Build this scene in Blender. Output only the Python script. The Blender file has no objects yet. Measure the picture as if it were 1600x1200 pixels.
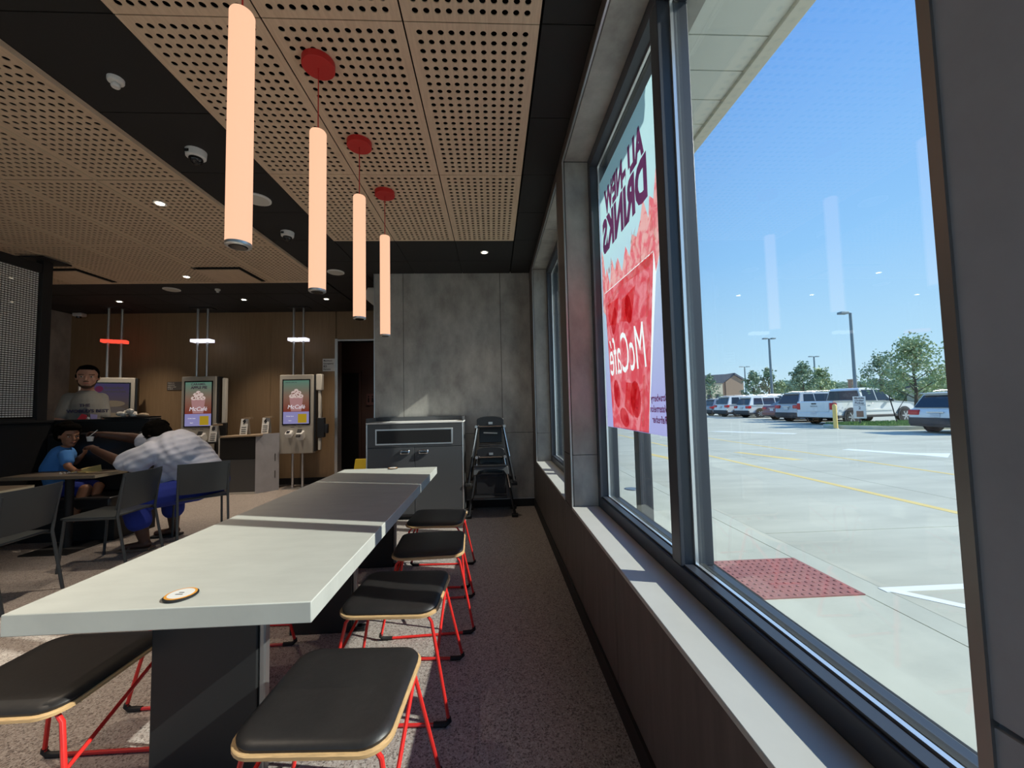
import bpy, bmesh, math, random
from mathutils import Vector, Matrix, noise
random.seed(7)
R = math.radians
S = bpy.context.scene
COL = S.collection
# ---------------------------------------------------------------- camera
F, PITCH, YAW, ROLL, EYE = 615.0, .0553, .0479, -.022, 1.32
cy, sy, cp, sp = math.cos(YAW), math.sin(YAW), math.cos(PITCH), math.sin(PITCH)
fw = Vector((sy*cp, cy*cp, sp)); rt0 = Vector((cy, -sy, 0)); up0 = rt0.cross(fw)
rt = rt0*math.cos(ROLL) + up0*math.sin(ROLL); up = -rt0*math.sin(ROLL) + up0*math.cos(ROLL)
cam_d = bpy.data.cameras.new('camera'); cam = bpy.data.objects.new('camera', cam_d); COL.objects.link(cam)
mw = Matrix((rt, up, -fw)).transposed().to_4x4(); mw.translation = (0, 0, EYE); cam.matrix_world = mw
cam_d.sensor_width = 36; cam_d.lens = F/1600*36; cam_d.clip_start = .02; cam_d.clip_end = 600
S.camera = cam
def P(px, py, Y):
    "where the thing seen at a pixel stands, given its measured depth Y in metres"
    d = rt*((px-800)/F) + up*((600-py)/F) + fw
    return Vector((0, 0, EYE)) + d*(Y/d.y)
# ---------------------------------------------------------------- world, sun, exposure
W = bpy.data.worlds.new('sky'); S.world = W; W.use_nodes = True
nt = W.node_tree; nt.nodes.clear()
tc = nt.nodes.new('ShaderNodeTexCoord'); sx = nt.nodes.new('ShaderNodeSeparateXYZ'); cr = nt.nodes.new('ShaderNodeValToRGB')
bg = nt.nodes.new('ShaderNodeBackground'); wo = nt.nodes.new('ShaderNodeOutputWorld')
nt.links.new(tc.outputs['Generated'], sx.inputs[0]); nt.links.new(sx.outputs['Z'], cr.inputs[0])
nt.links.new(cr.outputs[0], bg.inputs[0]); nt.links.new(bg.outputs[0], wo.inputs[0])
e = cr.color_ramp.elements
e[0].position = 0; e[0].color = (.60, .78, .90, 1); e[1].position = 1; e[1].color = (.08, .24, .72, 1)
for p_, c_ in ((.10, (.46, .70, .92, 1)), (.30, (.29, .56, .93, 1)), (.6, (.17, .40, .88, 1))):
    q = e.new(p_); q.color = c_
bg.inputs[1].default_value = .96
SUN = Vector((-1, .27, -.73)).normalized()
sd = bpy.data.lights.new('sun', 'SUN'); sd.energy = 4.6; sd.angle = R(.53); sd.color = (1, .96, .88)
so = bpy.data.objects.new('sun', sd); COL.objects.link(so); so.location = (8, -2, 9)
so.rotation_euler = SUN.to_track_quat('-Z', 'Y').to_euler()
vs = S.view_settings; vs.view_transform = 'Standard'; vs.look = 'None'; vs.gamma = 1; vs.use_curve_mapping = False
vs.exposure = 0.32
S.cycles.max_bounces = 8; S.cycles.diffuse_bounces = 5; S.cycles.transparent_max_bounces = 24; S.cycles.glossy_bounces = 4
S.cycles.sample_clamp_indirect = 4; S.cycles.caustics_reflective = False; S.cycles.caustics_refractive = False

# ---------------------------------------------------------------- materials
def lin(h):
    if isinstance(h, str):
        c = [int(h[i:i+2], 16)/255 for i in (0, 2, 4)]
        return [x/12.92 if x <= .04045 else ((x+.055)/1.055)**2.4 for x in c]
    return list(h)
MATS = {}
def mat(name, col, rough=.5, metal=0, noise_=None, bump=0, emit=None, spec=.5, coat=0, trans=0, col2=None, scale=None, stretch=None):
    "noise_=(scale, amount): mottles col towards col2 by world position"
    if name in MATS: return MATS[name]
    m = bpy.data.materials.new(name); m.use_nodes = True; MATS[name] = m
    n = m.node_tree; b = n.nodes['Principled BSDF']; c = lin(col)+[1]
    m.diffuse_color = c
    b.inputs['Base Color'].default_value = c; b.inputs['Roughness'].default_value = rough; b.inputs['Metallic'].default_value = metal
    b.inputs['Specular IOR Level'].default_value = spec; b.inputs['Coat Weight'].default_value = coat
    if emit:
        b.inputs['Emission Color'].default_value = lin(emit[0])+[1]; b.inputs['Emission Strength'].default_value = emit[1]
    if noise_ or bump:
        g = n.nodes.new('ShaderNodeNewGeometry'); mp = n.nodes.new('ShaderNodeMapping'); nz = n.nodes.new('ShaderNodeTexNoise')
        n.links.new(g.outputs['Position'], mp.inputs[0]); n.links.new(mp.outputs[0], nz.inputs[0])
        nz.inputs['Scale'].default_value = (noise_ or (30, 0))[0]; nz.inputs['Detail'].default_value = 9; nz.inputs['Roughness'].default_value = .62
        if stretch: mp.inputs['Scale'].default_value = stretch
        if noise_:
            mx = n.nodes.new('ShaderNodeMix'); mx.data_type = 'RGBA'
            rp = n.nodes.new('ShaderNodeValToRGB'); rp.color_ramp.elements[0].position = .35; rp.color_ramp.elements[1].position = .68
            n.links.new(nz.outputs['Fac'], rp.inputs[0]); n.links.new(rp.outputs[0], mx.inputs[0])
            c2 = lin(col2) if col2 else [x*(1-noise_[1]) for x in c[:3]]
            mx.inputs[6].default_value = c; mx.inputs[7].default_value = c2+[1]
            n.links.new(mx.outputs[2], b.inputs['Base Color'])
        if bump:
            bp = n.nodes.new('ShaderNodeBump'); bp.inputs['Strength'].default_value = bump; bp.inputs['Distance'].default_value = .002
            n.links.new(nz.outputs['Fac'], bp.inputs['Height']); n.links.new(bp.outputs[0], b.inputs['Normal'])
    return m
def glass_mat(name, tint=(.95, .98, .97), refl=.04, tintmix=1.0):
    "thin pane: clear with a mirror sheen that grows at grazing angles"
    m = bpy.data.materials.new(name); m.use_nodes = True; n = m.node_tree; n.nodes.clear()
    t = n.nodes.new('ShaderNodeBsdfTransparent'); g = n.nodes.new('ShaderNodeBsdfGlossy'); mx = n.nodes.new('ShaderNodeMixShader')
    o = n.nodes.new('ShaderNodeOutputMaterial'); lw = n.nodes.new('ShaderNodeLayerWeight'); lw.inputs[0].default_value = .5
    pw = n.nodes.new('ShaderNodeMath'); pw.operation = 'POWER'; pw.inputs[1].default_value = 5; fr = n.nodes.new('ShaderNodeMapRange')
    fr.inputs[3].default_value = refl; fr.inputs[4].default_value = .9; n.links.new(lw.outputs['Facing'], pw.inputs[0]); n.links.new(pw.outputs[0], fr.inputs[0])
    g.inputs['Roughness'].default_value = 0.0; g.inputs[0].default_value = (.95, 1, .98, 1); t.inputs[0].default_value = (*tint, 1)
    n.links.new(fr.outputs[0], mx.inputs[0]); n.links.new(t.outputs[0], mx.inputs[1]); n.links.new(g.outputs[0], mx.inputs[2])
    n.links.new(mx.outputs[0], o.inputs[0]); return m
def emis(name, col, st):
    if name in MATS: return MATS[name]
    m = bpy.data.materials.new(name); m.use_nodes = True; n = m.node_tree; n.nodes.clear(); MATS[name] = m
    em = n.nodes.new('ShaderNodeEmission'); o = n.nodes.new('ShaderNodeOutputMaterial'); n.links.new(em.outputs[0], o.inputs[0])
    em.inputs[0].default_value = lin(col)+[1]; em.inputs[1].default_value = st; m.diffuse_color = lin(col)+[1]; return m
def terrazzo():
    m = bpy.data.materials.new('terrazzo'); m.use_nodes = True; n = m.node_tree; b = n.nodes['Principled BSDF']
    g = n.nodes.new('ShaderNodeNewGeometry'); v = n.nodes.new('ShaderNodeTexVoronoi'); v.inputs['Scale'].default_value = 150
    v2 = n.nodes.new('ShaderNodeTexVoronoi'); v2.inputs['Scale'].default_value = 260
    for x in (v, v2): n.links.new(g.outputs['Position'], x.inputs['Vector'])
    s = n.nodes.new('ShaderNodeSeparateColor'); n.links.new(v.outputs['Color'], s.inputs[0])
    r = n.nodes.new('ShaderNodeValToRGB'); r.color_ramp.interpolation = 'CONSTANT'
    el = r.color_ramp.elements; el[0].color = (.20, .17, .155, 1); el[0].position = 0; el[1].color = (.37, .32, .285, 1); el[1].position = .12
    for p_, c_ in ((.34, (.42, .375, .345, 1)), (.66, (.37, .315, .285, 1)), (.84, (.50, .46, .42, 1))): q = el.new(p_); q.color = c_
    n.links.new(s.outputs[0], r.inputs[0])
    s2 = n.nodes.new('ShaderNodeSeparateColor'); n.links.new(v2.outputs['Color'], s2.inputs[0])
    r2 = n.nodes.new('ShaderNodeValToRGB'); r2.color_ramp.interpolation = 'CONSTANT'; e2 = r2.color_ramp.elements
    e2[0].color = (.5, .48, .46, 1); e2[1].position = .13; e2[1].color = (1, 1, 1, 1)
    n.links.new(s2.outputs[1], r2.inputs[0])
    mx = n.nodes.new('ShaderNodeMix'); mx.data_type = 'RGBA'; mx.blend_type = 'MULTIPLY'; mx.inputs[0].default_value = 1
    n.links.new(r.outputs[0], mx.inputs[6]); n.links.new(r2.outputs[0], mx.inputs[7]); n.links.new(mx.outputs[2], b.inputs['Base Color'])
    b.inputs['Roughness'].default_value = .42; b.inputs['Specular IOR Level'].default_value = .35
    return m
M = dict(
    terrazzo=terrazzo(), grout=mat('grout', (.16, .14, .13), .8),
    tile=mat('grey_stone_tile', (.47, .455, .42), .5, noise_=(3.4, .45), bump=.15, col2=(.27, .255, .235), stretch=(1.4, 1.4, .8)), knee=mat('backlit_grey_panel', (.145, .122, .11), .5, noise_=(4, .3), stretch=(5, 5, .6)),  # knee: grained wall panel, its backlit shade put into a darker colour
    slate=mat('hazed_grey_panel', (.34, .37, .43), .45, noise_=(3, .25)),  # near pillar face: glare haze put into the colour as lighter blue-grey
    dalu=mat('dull_metal_edge', (.30, .30, .30), .4, metal=.8),
    ceil=mat('black_ceiling_tile', (.016, .015, .015), .8), plenum=mat('plenum', (.003, .003, .003), .9),
    perf=mat('perforated_oak', (.74, .57, .41), .55, noise_=(9, .3), stretch=(7, .8, 1), col2=(.62, .46, .32)),
    seam=mat('pale_seam_trim', (.62, .5, .36), .4), wood=mat('oak_wall_veneer', (.29, .195, .11), .5, noise_=(4, .3), stretch=(6, 6, .5), col2=(.245, .162, .09)),
    alu=mat('brushed_aluminium', (.62, .62, .62), .35, metal=.9), frame=mat('dark_window_frame', (.045, .05, .065), .38, spec=.6),
    bead=mat('bright_glazing_bead', (.85, .87, .88), .25, metal=.7), sill=mat('pale_sill', (.58, .58, .545), .45, noise_=(6, .06)),
    black=mat('matt_black', (.012, .012, .013), .6), blackgloss=mat('glossy_black', (.01, .01, .012), .15),
    blackplastic=mat('black_plastic', (.018, .018, .02), .35), base=mat('black_skirting', (.012, .011, .011), .6),
    white=mat('white_plastic', (.78, .78, .76), .4), offwhite=mat('off_white', (.62, .6, .55), .5),
    tabletop=mat('pale_concrete_laminate', (.54, .545, .50), .5, noise_=(5, .1), stretch=(1, 3, 1)),
    pedestal=mat('charcoal_pedestal', (.015, .016, .017), .55), chrome=mat('chrome', (.75, .75, .76), .15, metal=1),
    red=mat('red_enamel', (.72, .03, .025), .35), redcan=mat('red_canopy', (.55, .022, .02), .5),
    cushion=mat('black_leatherette', (.022, .02, .02), .42, noise_=(60, .2), bump=.25), ply=mat('birch_ply_edge', (.72, .46, .22), .45, noise_=(80, .35), stretch=(.3, .3, 6)),
    rubber=mat('black_rubber', (.01, .01, .01), .7), cab=mat('dark_grey_cabinet', (.075, .077, .082), .4),
    chair=mat('charcoal_chair', (.045, .052, .055), .45), concrete=mat('pale_concrete', (.57, .575, .47), .85, noise_=(1.3, .16), bump=.1),
    asphalt=mat('drive_concrete', (.56, .55, .44), .85, noise_=(.9, .24), stretch=(.4, 1.7, 1), bump=.1),
    yellow=mat('yellow_paint', (.78, .58, .20), .6), whitep=mat('white_paint', (.85, .86, .82), .6), brickred=mat('brick_red_pad', (.40, .16, .14), .7, noise_=(14, .25)),
    brick=mat('dark_grey_brick', (.16, .16, .16), .8, noise_=(30, .3)), mortar=mat('pale_mortar', (.30, .30, .29), .9),
    soffit=mat('soffit_board', (.82, .84, .78), .5), fascia=mat('cream_fascia', (.74, .72, .62), .5), grass=mat('lawn_grass', (.26, .40, .12), .9, noise_=(6, .4)),
    leaf=mat('tree_leaf', (.44, .54, .28), .6, noise_=(1.5, .5)), leafd=mat('dark_tree_leaf', (.26, .36, .22), .6, noise_=(1.5, .4)), bark=mat('bark', (.12, .09, .07), .9),
    pole=mat('galvanised_pole', (.20, .25, .28), .5, metal=.4), tan=mat('tan_stucco', (.36, .25, .18), .8), cream=mat('cream_stucco', (.62, .54, .40), .8),
    roofm=mat('slate_roof', (.10, .11, .14), .6), carglass=mat('tinted_car_glass', (.012, .02, .035), .06, spec=.7), tyre=mat('tyre', (.012, .012, .012), .8),
    plate=mat('plate_white', (.6, .62, .65), .5), taill=mat('tail_light', (.55, .02, .03), .2), wheel=mat('wheel_rim', (.55, .56, .58), .3, metal=.8),
    carplast=mat('car_lower_plastic', (.03, .032, .038), .6),
    skin_l=mat('light_skin', (.50, .27, .19), .5), skin_k=mat('brown_skin', (.36, .17, .095), .5), skin_w=mat('dark_brown_skin', (.085, .038, .024), .5),
    tee_g=mat('grey_marl_cotton', (.27, .265, .245), .9, noise_=(200, .15)), tee_w=mat('white_cotton', (.66, .68, .78), .9), tee_b=mat('blue_cotton', (.08, .28, .72), .9),
    navy=mat('royal_blue_cloth', (.02, .04, .30), .9), hair=mat('black_hair', (.006, .005, .004), 1, bump=1, noise_=(60, .3), spec=.05),
    card=mat('cardboard', (.36, .27, .18), .8), ptable=mat('greige_table', (.22, .175, .125), .5, noise_=(8, .3), stretch=(1, 6, 1)), ptable_e=mat('light_table_edge', (.55, .48, .33), .5),
    glass=glass_mat('window_glass'), tealwall=mat('dark_corridor', (.13, .075, .065), .7),
)

# ---------------------------------------------------------------- mesh helpers
class MB:
    def __init__(s): s.v = []; s.f = []
    def add(s, vs_, fs):
        k = len(s.v); s.v += [tuple(v) for v in vs_]; s.f += [tuple(i+k for i in f) for f in fs]; return s
    def box(s, x0, x1, y0, y1, z0, z1, T=None):
        vs_ = [Vector((x, y, z)) for x in (x0, x1) for y in (y0, y1) for z in (z0, z1)]
        if T is not None: vs_ = [T @ v for v in vs_]
        return s.add(vs_, [(0, 1, 3, 2), (4, 6, 7, 5), (0, 4, 5, 1), (2, 3, 7, 6), (0, 2, 6, 4), (1, 5, 7, 3)])
    def tube(s, pts, r, n=8, cap=True):
        pts = [Vector(p) for p in pts]; rs = r if isinstance(r, (list, tuple)) else [r]*len(pts)
        rings = []; prev = None
        for i, p in enumerate(pts):
            d = (pts[min(i+1, len(pts)-1)]-pts[max(i-1, 0)]).normalized()
            if prev is None:
                a = Vector((0, 0, 1)) if abs(d.z) < .9 else Vector((1, 0, 0)); u = d.cross(a).normalized()
            else: u = (prev-d*prev.dot(d)).normalized()
            prev = u; w = d.cross(u)
            rings.append([p+(u*math.cos(t)+w*math.sin(t))*rs[i] for t in (2*math.pi*k/n for k in range(n))])
        k0 = len(s.v); s.v += [tuple(v) for ring in rings for v in ring]
        for i in range(len(rings)-1):
            for k in range(n):
                a = k0+i*n+k; b = k0+i*n+(k+1) % n; s.f.append((a, b, b+n, a+n))
        if cap: s.f.append(tuple(k0+k for k in reversed(range(n)))); s.f.append(tuple(k0+(len(rings)-1)*n+k for k in range(n)))
        return s
    def lathe(s, prof, c=(0, 0, 0), n=20, T=None):
        "prof: (radius, height) bottom to top round the vertical"
        c = Vector(c); k0 = len(s.v)
        for r_, h in prof:
            for k in range(n):
                t = 2*math.pi*k/n; v = Vector((r_*math.cos(t), r_*math.sin(t), h))
                if T is not None: v = T @ v
                s.v.append(tuple(v+c))
        for i in range(len(prof)-1):
            for k in range(n):
                a = k0+i*n+k; b = k0+i*n+(k+1) % n; s.f.append((a, b, b+n, a+n))
        s.f.append(tuple(k0+k for k in reversed(range(n)))); s.f.append(tuple(k0+(len(prof)-1)*n+k for k in range(n)))
        return s
    def prism(s, poly, o, u, v, w):
        "2-D polygon in the frame o,u,v, thickened by vector w"
        o, u, v, w = map(Vector, (o, u, v, w)); n = len(poly)
        A = [o+u*a+v*b for a, b in poly]; s.add(A+[x+w for x in A], [tuple(reversed(range(n))), tuple(range(n, 2*n))]+[(i, (i+1) % n, (i+1) % n+n, i+n) for i in range(n)])
        return s
    def ell(s, c, rad, n=14, m=9, rot=None):
        c = Vector(c); vs_ = [Vector((0, 0, -1))]
        for i in range(1, m):
            ph = -math.pi/2+math.pi*i/m
            for k in range(n):
                t = 2*math.pi*k/n; vs_.append(Vector((math.cos(ph)*math.cos(t), math.cos(ph)*math.sin(t), math.sin(ph))))
        vs_.append(Vector((0, 0, 1)))
        rr = Vector(rad) if not isinstance(rad, (int, float)) else Vector((rad,)*3)
        vs_ = [Vector((v.x*rr.x, v.y*rr.y, v.z*rr.z)) for v in vs_]
        if rot is not None: vs_ = [rot @ v for v in vs_]
        fs = [(0, 1+(k+1) % n, 1+k) for k in range(n)]
        for i in range(m-2):
            for k in range(n):
                a = 1+i*n+k; b = 1+i*n+(k+1) % n; fs.append((a, b, b+n, a+n))
        L = len(vs_)-1; o = 1+(m-2)*n
        fs += [(o+k, o+(k+1) % n, L) for k in range(n)]
        return s.add([v+c for v in vs_], fs)
    def cap(s, a, b, ra, rb=None, n=12):
        "tapered limb with round ends"
        rb = ra if rb is None else rb; a, b = Vector(a), Vector(b); d = (b-a).normalized(); pts = []; rs = []
        for k in range(5): t = math.pi/2*k/4; pts.append(a-d*ra*math.cos(t)); rs.append(max(ra*math.sin(t), .0005))
        for k in range(5): t = math.pi/2*k/4; pts.append(b+d*rb*math.sin(t)); rs.append(max(rb*math.cos(t), .0005))
        q = d.to_track_quat('Z', 'Y').to_matrix(); k0 = len(s.v)
        for p_, r_ in zip(pts, rs):
            for k in range(n):
                t = 2*math.pi*k/n; s.v.append(tuple(p_+q @ Vector((r_*math.cos(t), r_*math.sin(t), 0))))
        for i in range(len(pts)-1):
            for k in range(n):
                x = k0+i*n+k; y = k0+i*n+(k+1) % n; s.f.append((x, y, y+n, x+n))
        s.f.append(tuple(k0+k for k in reversed(range(n)))); s.f.append(tuple(k0+(len(pts)-1)*n+k for k in range(n)))
        return s
def rootloc(o):
    v = Vector((0, 0, 0))
    while o: v += o.location; o = o.parent
    return v
def put(name, mb, m, parent=None, smooth=False, bevel=0, world=True, seg=2, **props):
    "link a mesh; vertices are given in world metres and stored relative to the parent"
    if isinstance(mb, MB):
        me = bpy.data.meshes.new(name); off = rootloc(parent) if (parent and world) else Vector((0, 0, 0))
        me.from_pydata([tuple(Vector(v)-off) for v in mb.v], [], mb.f); me.materials.append(m); me.validate()
        bm = bmesh.new(); bm.from_mesh(me); bmesh.ops.recalc_face_normals(bm, faces=bm.faces); bm.to_mesh(me); bm.free()
        if smooth:
            me.polygons.foreach_set('use_smooth', [True]*len(me.polygons)); me.set_sharp_from_angle(angle=R(40))
    else: me = mb
    o = bpy.data.objects.new(name, me); COL.objects.link(o); o.parent = parent
    if bevel:
        b = o.modifiers.new('bevel', 'BEVEL'); b.width = bevel; b.segments = seg; b.limit_method = 'ANGLE'; b.angle_limit = R(40)
        if not smooth: me.polygons.foreach_set('use_smooth', [True]*len(me.polygons)); me.set_sharp_from_angle(angle=R(31))
    for k, v in props.items(): o[k] = v
    return o
def tag(o, label=None, cat=None, group=None, kind=None):
    for k, v in (('label', label), ('category', cat), ('group', group), ('kind', kind)):
        if v: o[k] = v
    return o
def root(name, loc, label=None, cat=None, group=None, kind=None, rz=0):
    o = bpy.data.objects.new(name, None); COL.objects.link(o); o.location = loc; o.rotation_euler.z = rz; o.empty_display_size = .1
    return tag(o, label, cat, group, kind)
def copy_tree(o, parent=None):
    c = o.copy(); COL.objects.link(c); c.parent = parent
    for ch in list(o.children): copy_tree(ch, c)
    return c
def bx(*a): return MB().box(*a)
def rbox(c, sz, rz=0, rx=0, ry=0):
    T = Matrix.Translation(c) @ Matrix.Rotation(rz, 4, 'Z') @ Matrix.Rotation(ry, 4, 'Y') @ Matrix.Rotation(rx, 4, 'X')
    return MB().box(-sz[0]/2, sz[0]/2, -sz[1]/2, sz[1]/2, -sz[2]/2, sz[2]/2, T)
def txt(name, s, size, m, parent, o, u, v, bold=0, shear=0, align='CENTER', sx_=1, depth=.0008, label=None, space=1):
    "flat lettering: baseline starts at o, runs along u, stands along v"
    cu = bpy.data.curves.new(name, 'FONT'); cu.body = s; cu.size = size; cu.align_x = align; cu.align_y = 'CENTER'; cu.extrude = depth; cu.offset = bold; cu.shear = shear; cu.resolution_u = 3; cu.space_character = space
    t = bpy.data.objects.new(name, cu); COL.objects.link(t); dg = bpy.context.evaluated_depsgraph_get()
    me = bpy.data.meshes.new_from_object(t.evaluated_get(dg)); bpy.data.objects.remove(t); bpy.data.curves.remove(cu)
    u, v = Vector(u).normalized(), Vector(v).normalized(); w = u.cross(v); T = Matrix((u, v, w)).transposed().to_4x4(); T.translation = Vector(o)-(rootloc(parent) if parent else Vector((0, 0, 0)))
    me.transform(Matrix.Diagonal((sx_, 1, 1, 1))); me.transform(T); me.materials.clear(); me.materials.append(m)
    ob = bpy.data.objects.new(name, me); COL.objects.link(ob); ob.parent = parent
    if label: ob['label'] = label
    return ob
def blob(name, mb, voxel, m, parent, it=4, **props):
    "melts overlapping limbs into one continuous surface"
    me = bpy.data.meshes.new(name); me.from_pydata(mb.v, [], mb.f)
    bm = bmesh.new(); bm.from_mesh(me); bmesh.ops.recalc_face_normals(bm, faces=bm.faces); bm.to_mesh(me); bm.free()
    t = bpy.data.objects.new('tmp', me); COL.objects.link(t)
    r_ = t.modifiers.new('r', 'REMESH'); r_.mode = 'VOXEL'; r_.voxel_size = voxel
    s_ = t.modifiers.new('s', 'SMOOTH'); s_.factor = .5; s_.iterations = it
    out = bpy.data.meshes.new_from_object(t.evaluated_get(bpy.context.evaluated_depsgraph_get())); bpy.data.objects.remove(t)
    off = rootloc(parent) if parent else Vector((0, 0, 0)); out.transform(Matrix.Translation(-off))
    out.polygons.foreach_set('use_smooth', [True]*len(out.polygons)); out.materials.clear(); out.materials.append(m)
    o = bpy.data.objects.new(name, out); COL.objects.link(o); o.parent = parent
    for k, v in props.items(): o[k] = v
    return o

# ================================================================ SETTING
XW, YB, YF, ZC = .52, 5.25, 7.3, 3.12      # window wall face, grey back wall, far oak wall, ceiling
XL, YR = -7.6, -3.2
W0, W1, W2 = (-2.2, .17), (.42, 2.68), (2.95, 4.88)
ZS, ZH = .63, 3.04
# floor: two-foot terrazzo tiles
fl = put('floor', bx(XL, .8, YR, 9.2, -.06, -.004), M['grout'], kind='structure')
tm = MB().box(0, .6092, 0, .6092, -.02, 0); tile_me = None
i = 0
x = .52
while x > XL+.05:
    y = .28-.61*3
    while y < 7.2:
        if tile_me is None: o = put('floor_tile', tm, M['terrazzo'], fl, world=False); tile_me = o.data
        else: o = put('floor_tile', tile_me, None, fl)
        o.location = (x-.6085, y, 0)
        y += .61
    x -= .61
# ceiling
cl = put('ceiling', bx(XL, .8, YR, 9.2, ZC+.03, ZC+.2), M['plenum'], kind='structure')
NX, NY, PIT, HR = 11, 23, .0505, .0146
def perforated():
    b = MB(); w, l, t = .628, 1.2095, .005
    ox, oy = (w-NX*PIT)/2, (l-NY*PIT)/2
    n = 12
    for i in range(NX):
        for j in range(NY):
            cx_, cy_ = ox+(i+.5)*PIT, oy+(j+.5)*PIT
            sq = []; ci = []
            for k in range(n):
                a = 2*math.pi*(k+.5)/n; c_, s_ = math.cos(a), math.sin(a); q = PIT/2/max(abs(c_), abs(s_))
                ci.append((cx_+HR*c_, cy_+HR*s_, 0)); sq.append((cx_+q*c_, cy_+q*s_, 0))
            vs_ = sq+ci+[(a, b_, t) for a, b_, _ in ci]
            fs = [(k, (k+1) % n, n+(k+1) % n, n+k) for k in range(n)]+[(n+k, n+(k+1) % n, 2*n+(k+1) % n, 2*n+k) for k in range(n)]   # a square's corners fall on every third point
            b.add(vs_, fs)
    for a in ((0, ox, 0, l), (w-ox, w, 0, l), (ox, w-ox, 0, oy), (ox, w-ox, l-oy, l)): b.add([(a[0], a[2], 0), (a[1], a[2], 0), (a[1], a[3], 0), (a[0], a[3], 0)], [(0, 1, 2, 3)])
    for a in ((0, 0, w, 0), (w, 0, w, l), (w, l, 0, l), (0, l, 0, 0)): b.add([(a[0], a[1], 0), (a[2], a[3], 0), (a[2], a[3], t), (a[0], a[1], t)], [(0, 1, 2, 3)])
    return b
pm = perforated(); me_p = bpy.data.meshes.new('perforated_panel'); me_p.from_pydata(pm.v, [], pm.f); me_p.materials.append(M['perf'])
def panel(x, y, sx_=1, z=ZC-.012):
    o = put('perforated_panel', me_p, None, cl); o.location = (x, y, z); o.scale.x = sx_
RX0, RX1 = -1.665, .255
for k in range(3):
    for y in (-.68, .535, 1.75, 2.965): panel(RX0+.0035+k*.64, y, (.64-.008)/.628)
LX1 = -2.335
for k in range(6):
    for y in (.62, 1.84, 3.06, 4.28): panel(LX1-.662*(k+1)+.004, y, (.662-.007)/.628)
    if k: put('panel_seam', bx(LX1-.662*k-.006, LX1-.662*k+.006, .62, 5.49, ZC-.018, ZC-.010), M['seam'], cl)
put('panel_edge_trim', bx(LX1+.001, LX1+.02, .6, 5.5, ZC-.03, ZC), M['perf'], cl)
put('panel_edge_trim', bx(LX1-3.972, LX1+.001, 5.495, 5.51, ZC-.03, ZC), M['perf'], cl)
ct = None
def ctile(x0, x1, y0, y1): put('ceiling_tile', bx(x0+.003, x1-.003, y0+.003, y1-.003, ZC, ZC+.02), M['ceil'], cl)
ys = [-.675+.6075*k for k in range(14)]
for k, y in enumerate(ys):
    y1 = min(y+.6075, YF)
    if y1-y < .1: continue
    ctile(.262, XW, y, y1)
    ctile(LX1+.022, -1.672, y, y1)
    if y > 4.17-.02:
        for j in range(3): ctile(-1.665+.64*j, -1.665+.64*(j+1), y, y1)
for y in (5.52, 6.12, 6.71):
    for j in range(9): ctile(-7.6+.585*j, -7.6+.585*(j+1), y, min(y+.59, YF))
for y in (-.6, .62, 1.84, 3.06, 4.28): ctile(-7.6, LX1-3.975, y, y+1.2)
# ---- window wall
wr = put('wall_right', bx(XW+.012, .95, YR, 5.6, -.3, ZS-.02), M['black'], kind='structure')
for a, b in ((YR, W0[0]), (W0[1], W1[0]), (W1[1], W2[0]), (W2[1], 5.6)):
    put('pillar', bx(XW+.012, .834, a+.012, b-.012, ZS-.02, ZH+.01), M['black'], wr)
put('header', bx(XW+.012, .95, YR, 5.6, ZH+.012, 3.6), M['tile'], wr)
def wtile(*a): return put('wall_tile', bx(*a), M['tile'], wr, bevel=.0015, seg=1)
ZJ = .975
yy = YR
for y0, y1 in ((-3.2, -1.9), (-1.9, -.68), (-.68, .54), (.54, 1.76), (1.76, 2.98), (2.98, 4.2), (4.2, YB)):
    put('wall_tile', bx(XW, XW+.012, y0+.0015, y1-.0015, .10, ZS-.018), M['knee'], wr, bevel=.0015, seg=1)
    put('wall_tile', bx(XW, XW+.012, y0+.0015, y1-.0015, ZH, ZC+.03), M['knee'], wr)
for a, b in ((YR, W0[0]), (W0[1], W1[0]), (W1[1], W2[0]), (W2[1], YB)):
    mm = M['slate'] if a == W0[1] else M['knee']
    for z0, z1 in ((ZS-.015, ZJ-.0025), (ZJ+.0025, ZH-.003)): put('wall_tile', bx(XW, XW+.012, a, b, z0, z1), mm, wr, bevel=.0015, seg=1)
for yj, sgn in ((W1[1], 1), (W2[1], 1), (W0[1], 1), (W1[0], -1), (W2[0], -1)):   # reveals
    y0, y1 = sorted((yj, yj+sgn*.012))
    wtile(XW+.013, .70, y0, y1, ZS, ZJ-.0015); wtile(XW+.013, .70, y0, y1, ZJ+.0015, ZH-.002)
    y0, y1 = sorted((yj-sgn*.004, yj+sgn*.010))
    put('corner_trim', bx(XW-.004, XW+.006, y0, y1, ZS, ZH), M['alu'] if yj > .5 else M['dalu'], wr)
for a, b in (W0, W1, W2):
    yj = a
    while yj < b-.01:
        y2 = min(yj+1.13 if yj > a else yj+(b-a) % 1.13+.001, b); 
        if y2-yj > .05: wtile(XW+.013, .70, yj+.0015, y2-.0015, ZH, ZH+.012)
        yj = y2
    put('corner_trim', bx(XW-.004, XW+.006, a, b, ZH-.004, ZH+.01), M['alu'], wr)
    put('window_sill', bx(XW-.006, .70, a, b, ZS-.018, ZS), M['sill'], wr, bevel=.003)
put('baseboard_right', bx(XW-.012, XW+.012, YR, YB, 0, .10), M['base'], bevel=.003, kind='structure')
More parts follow.
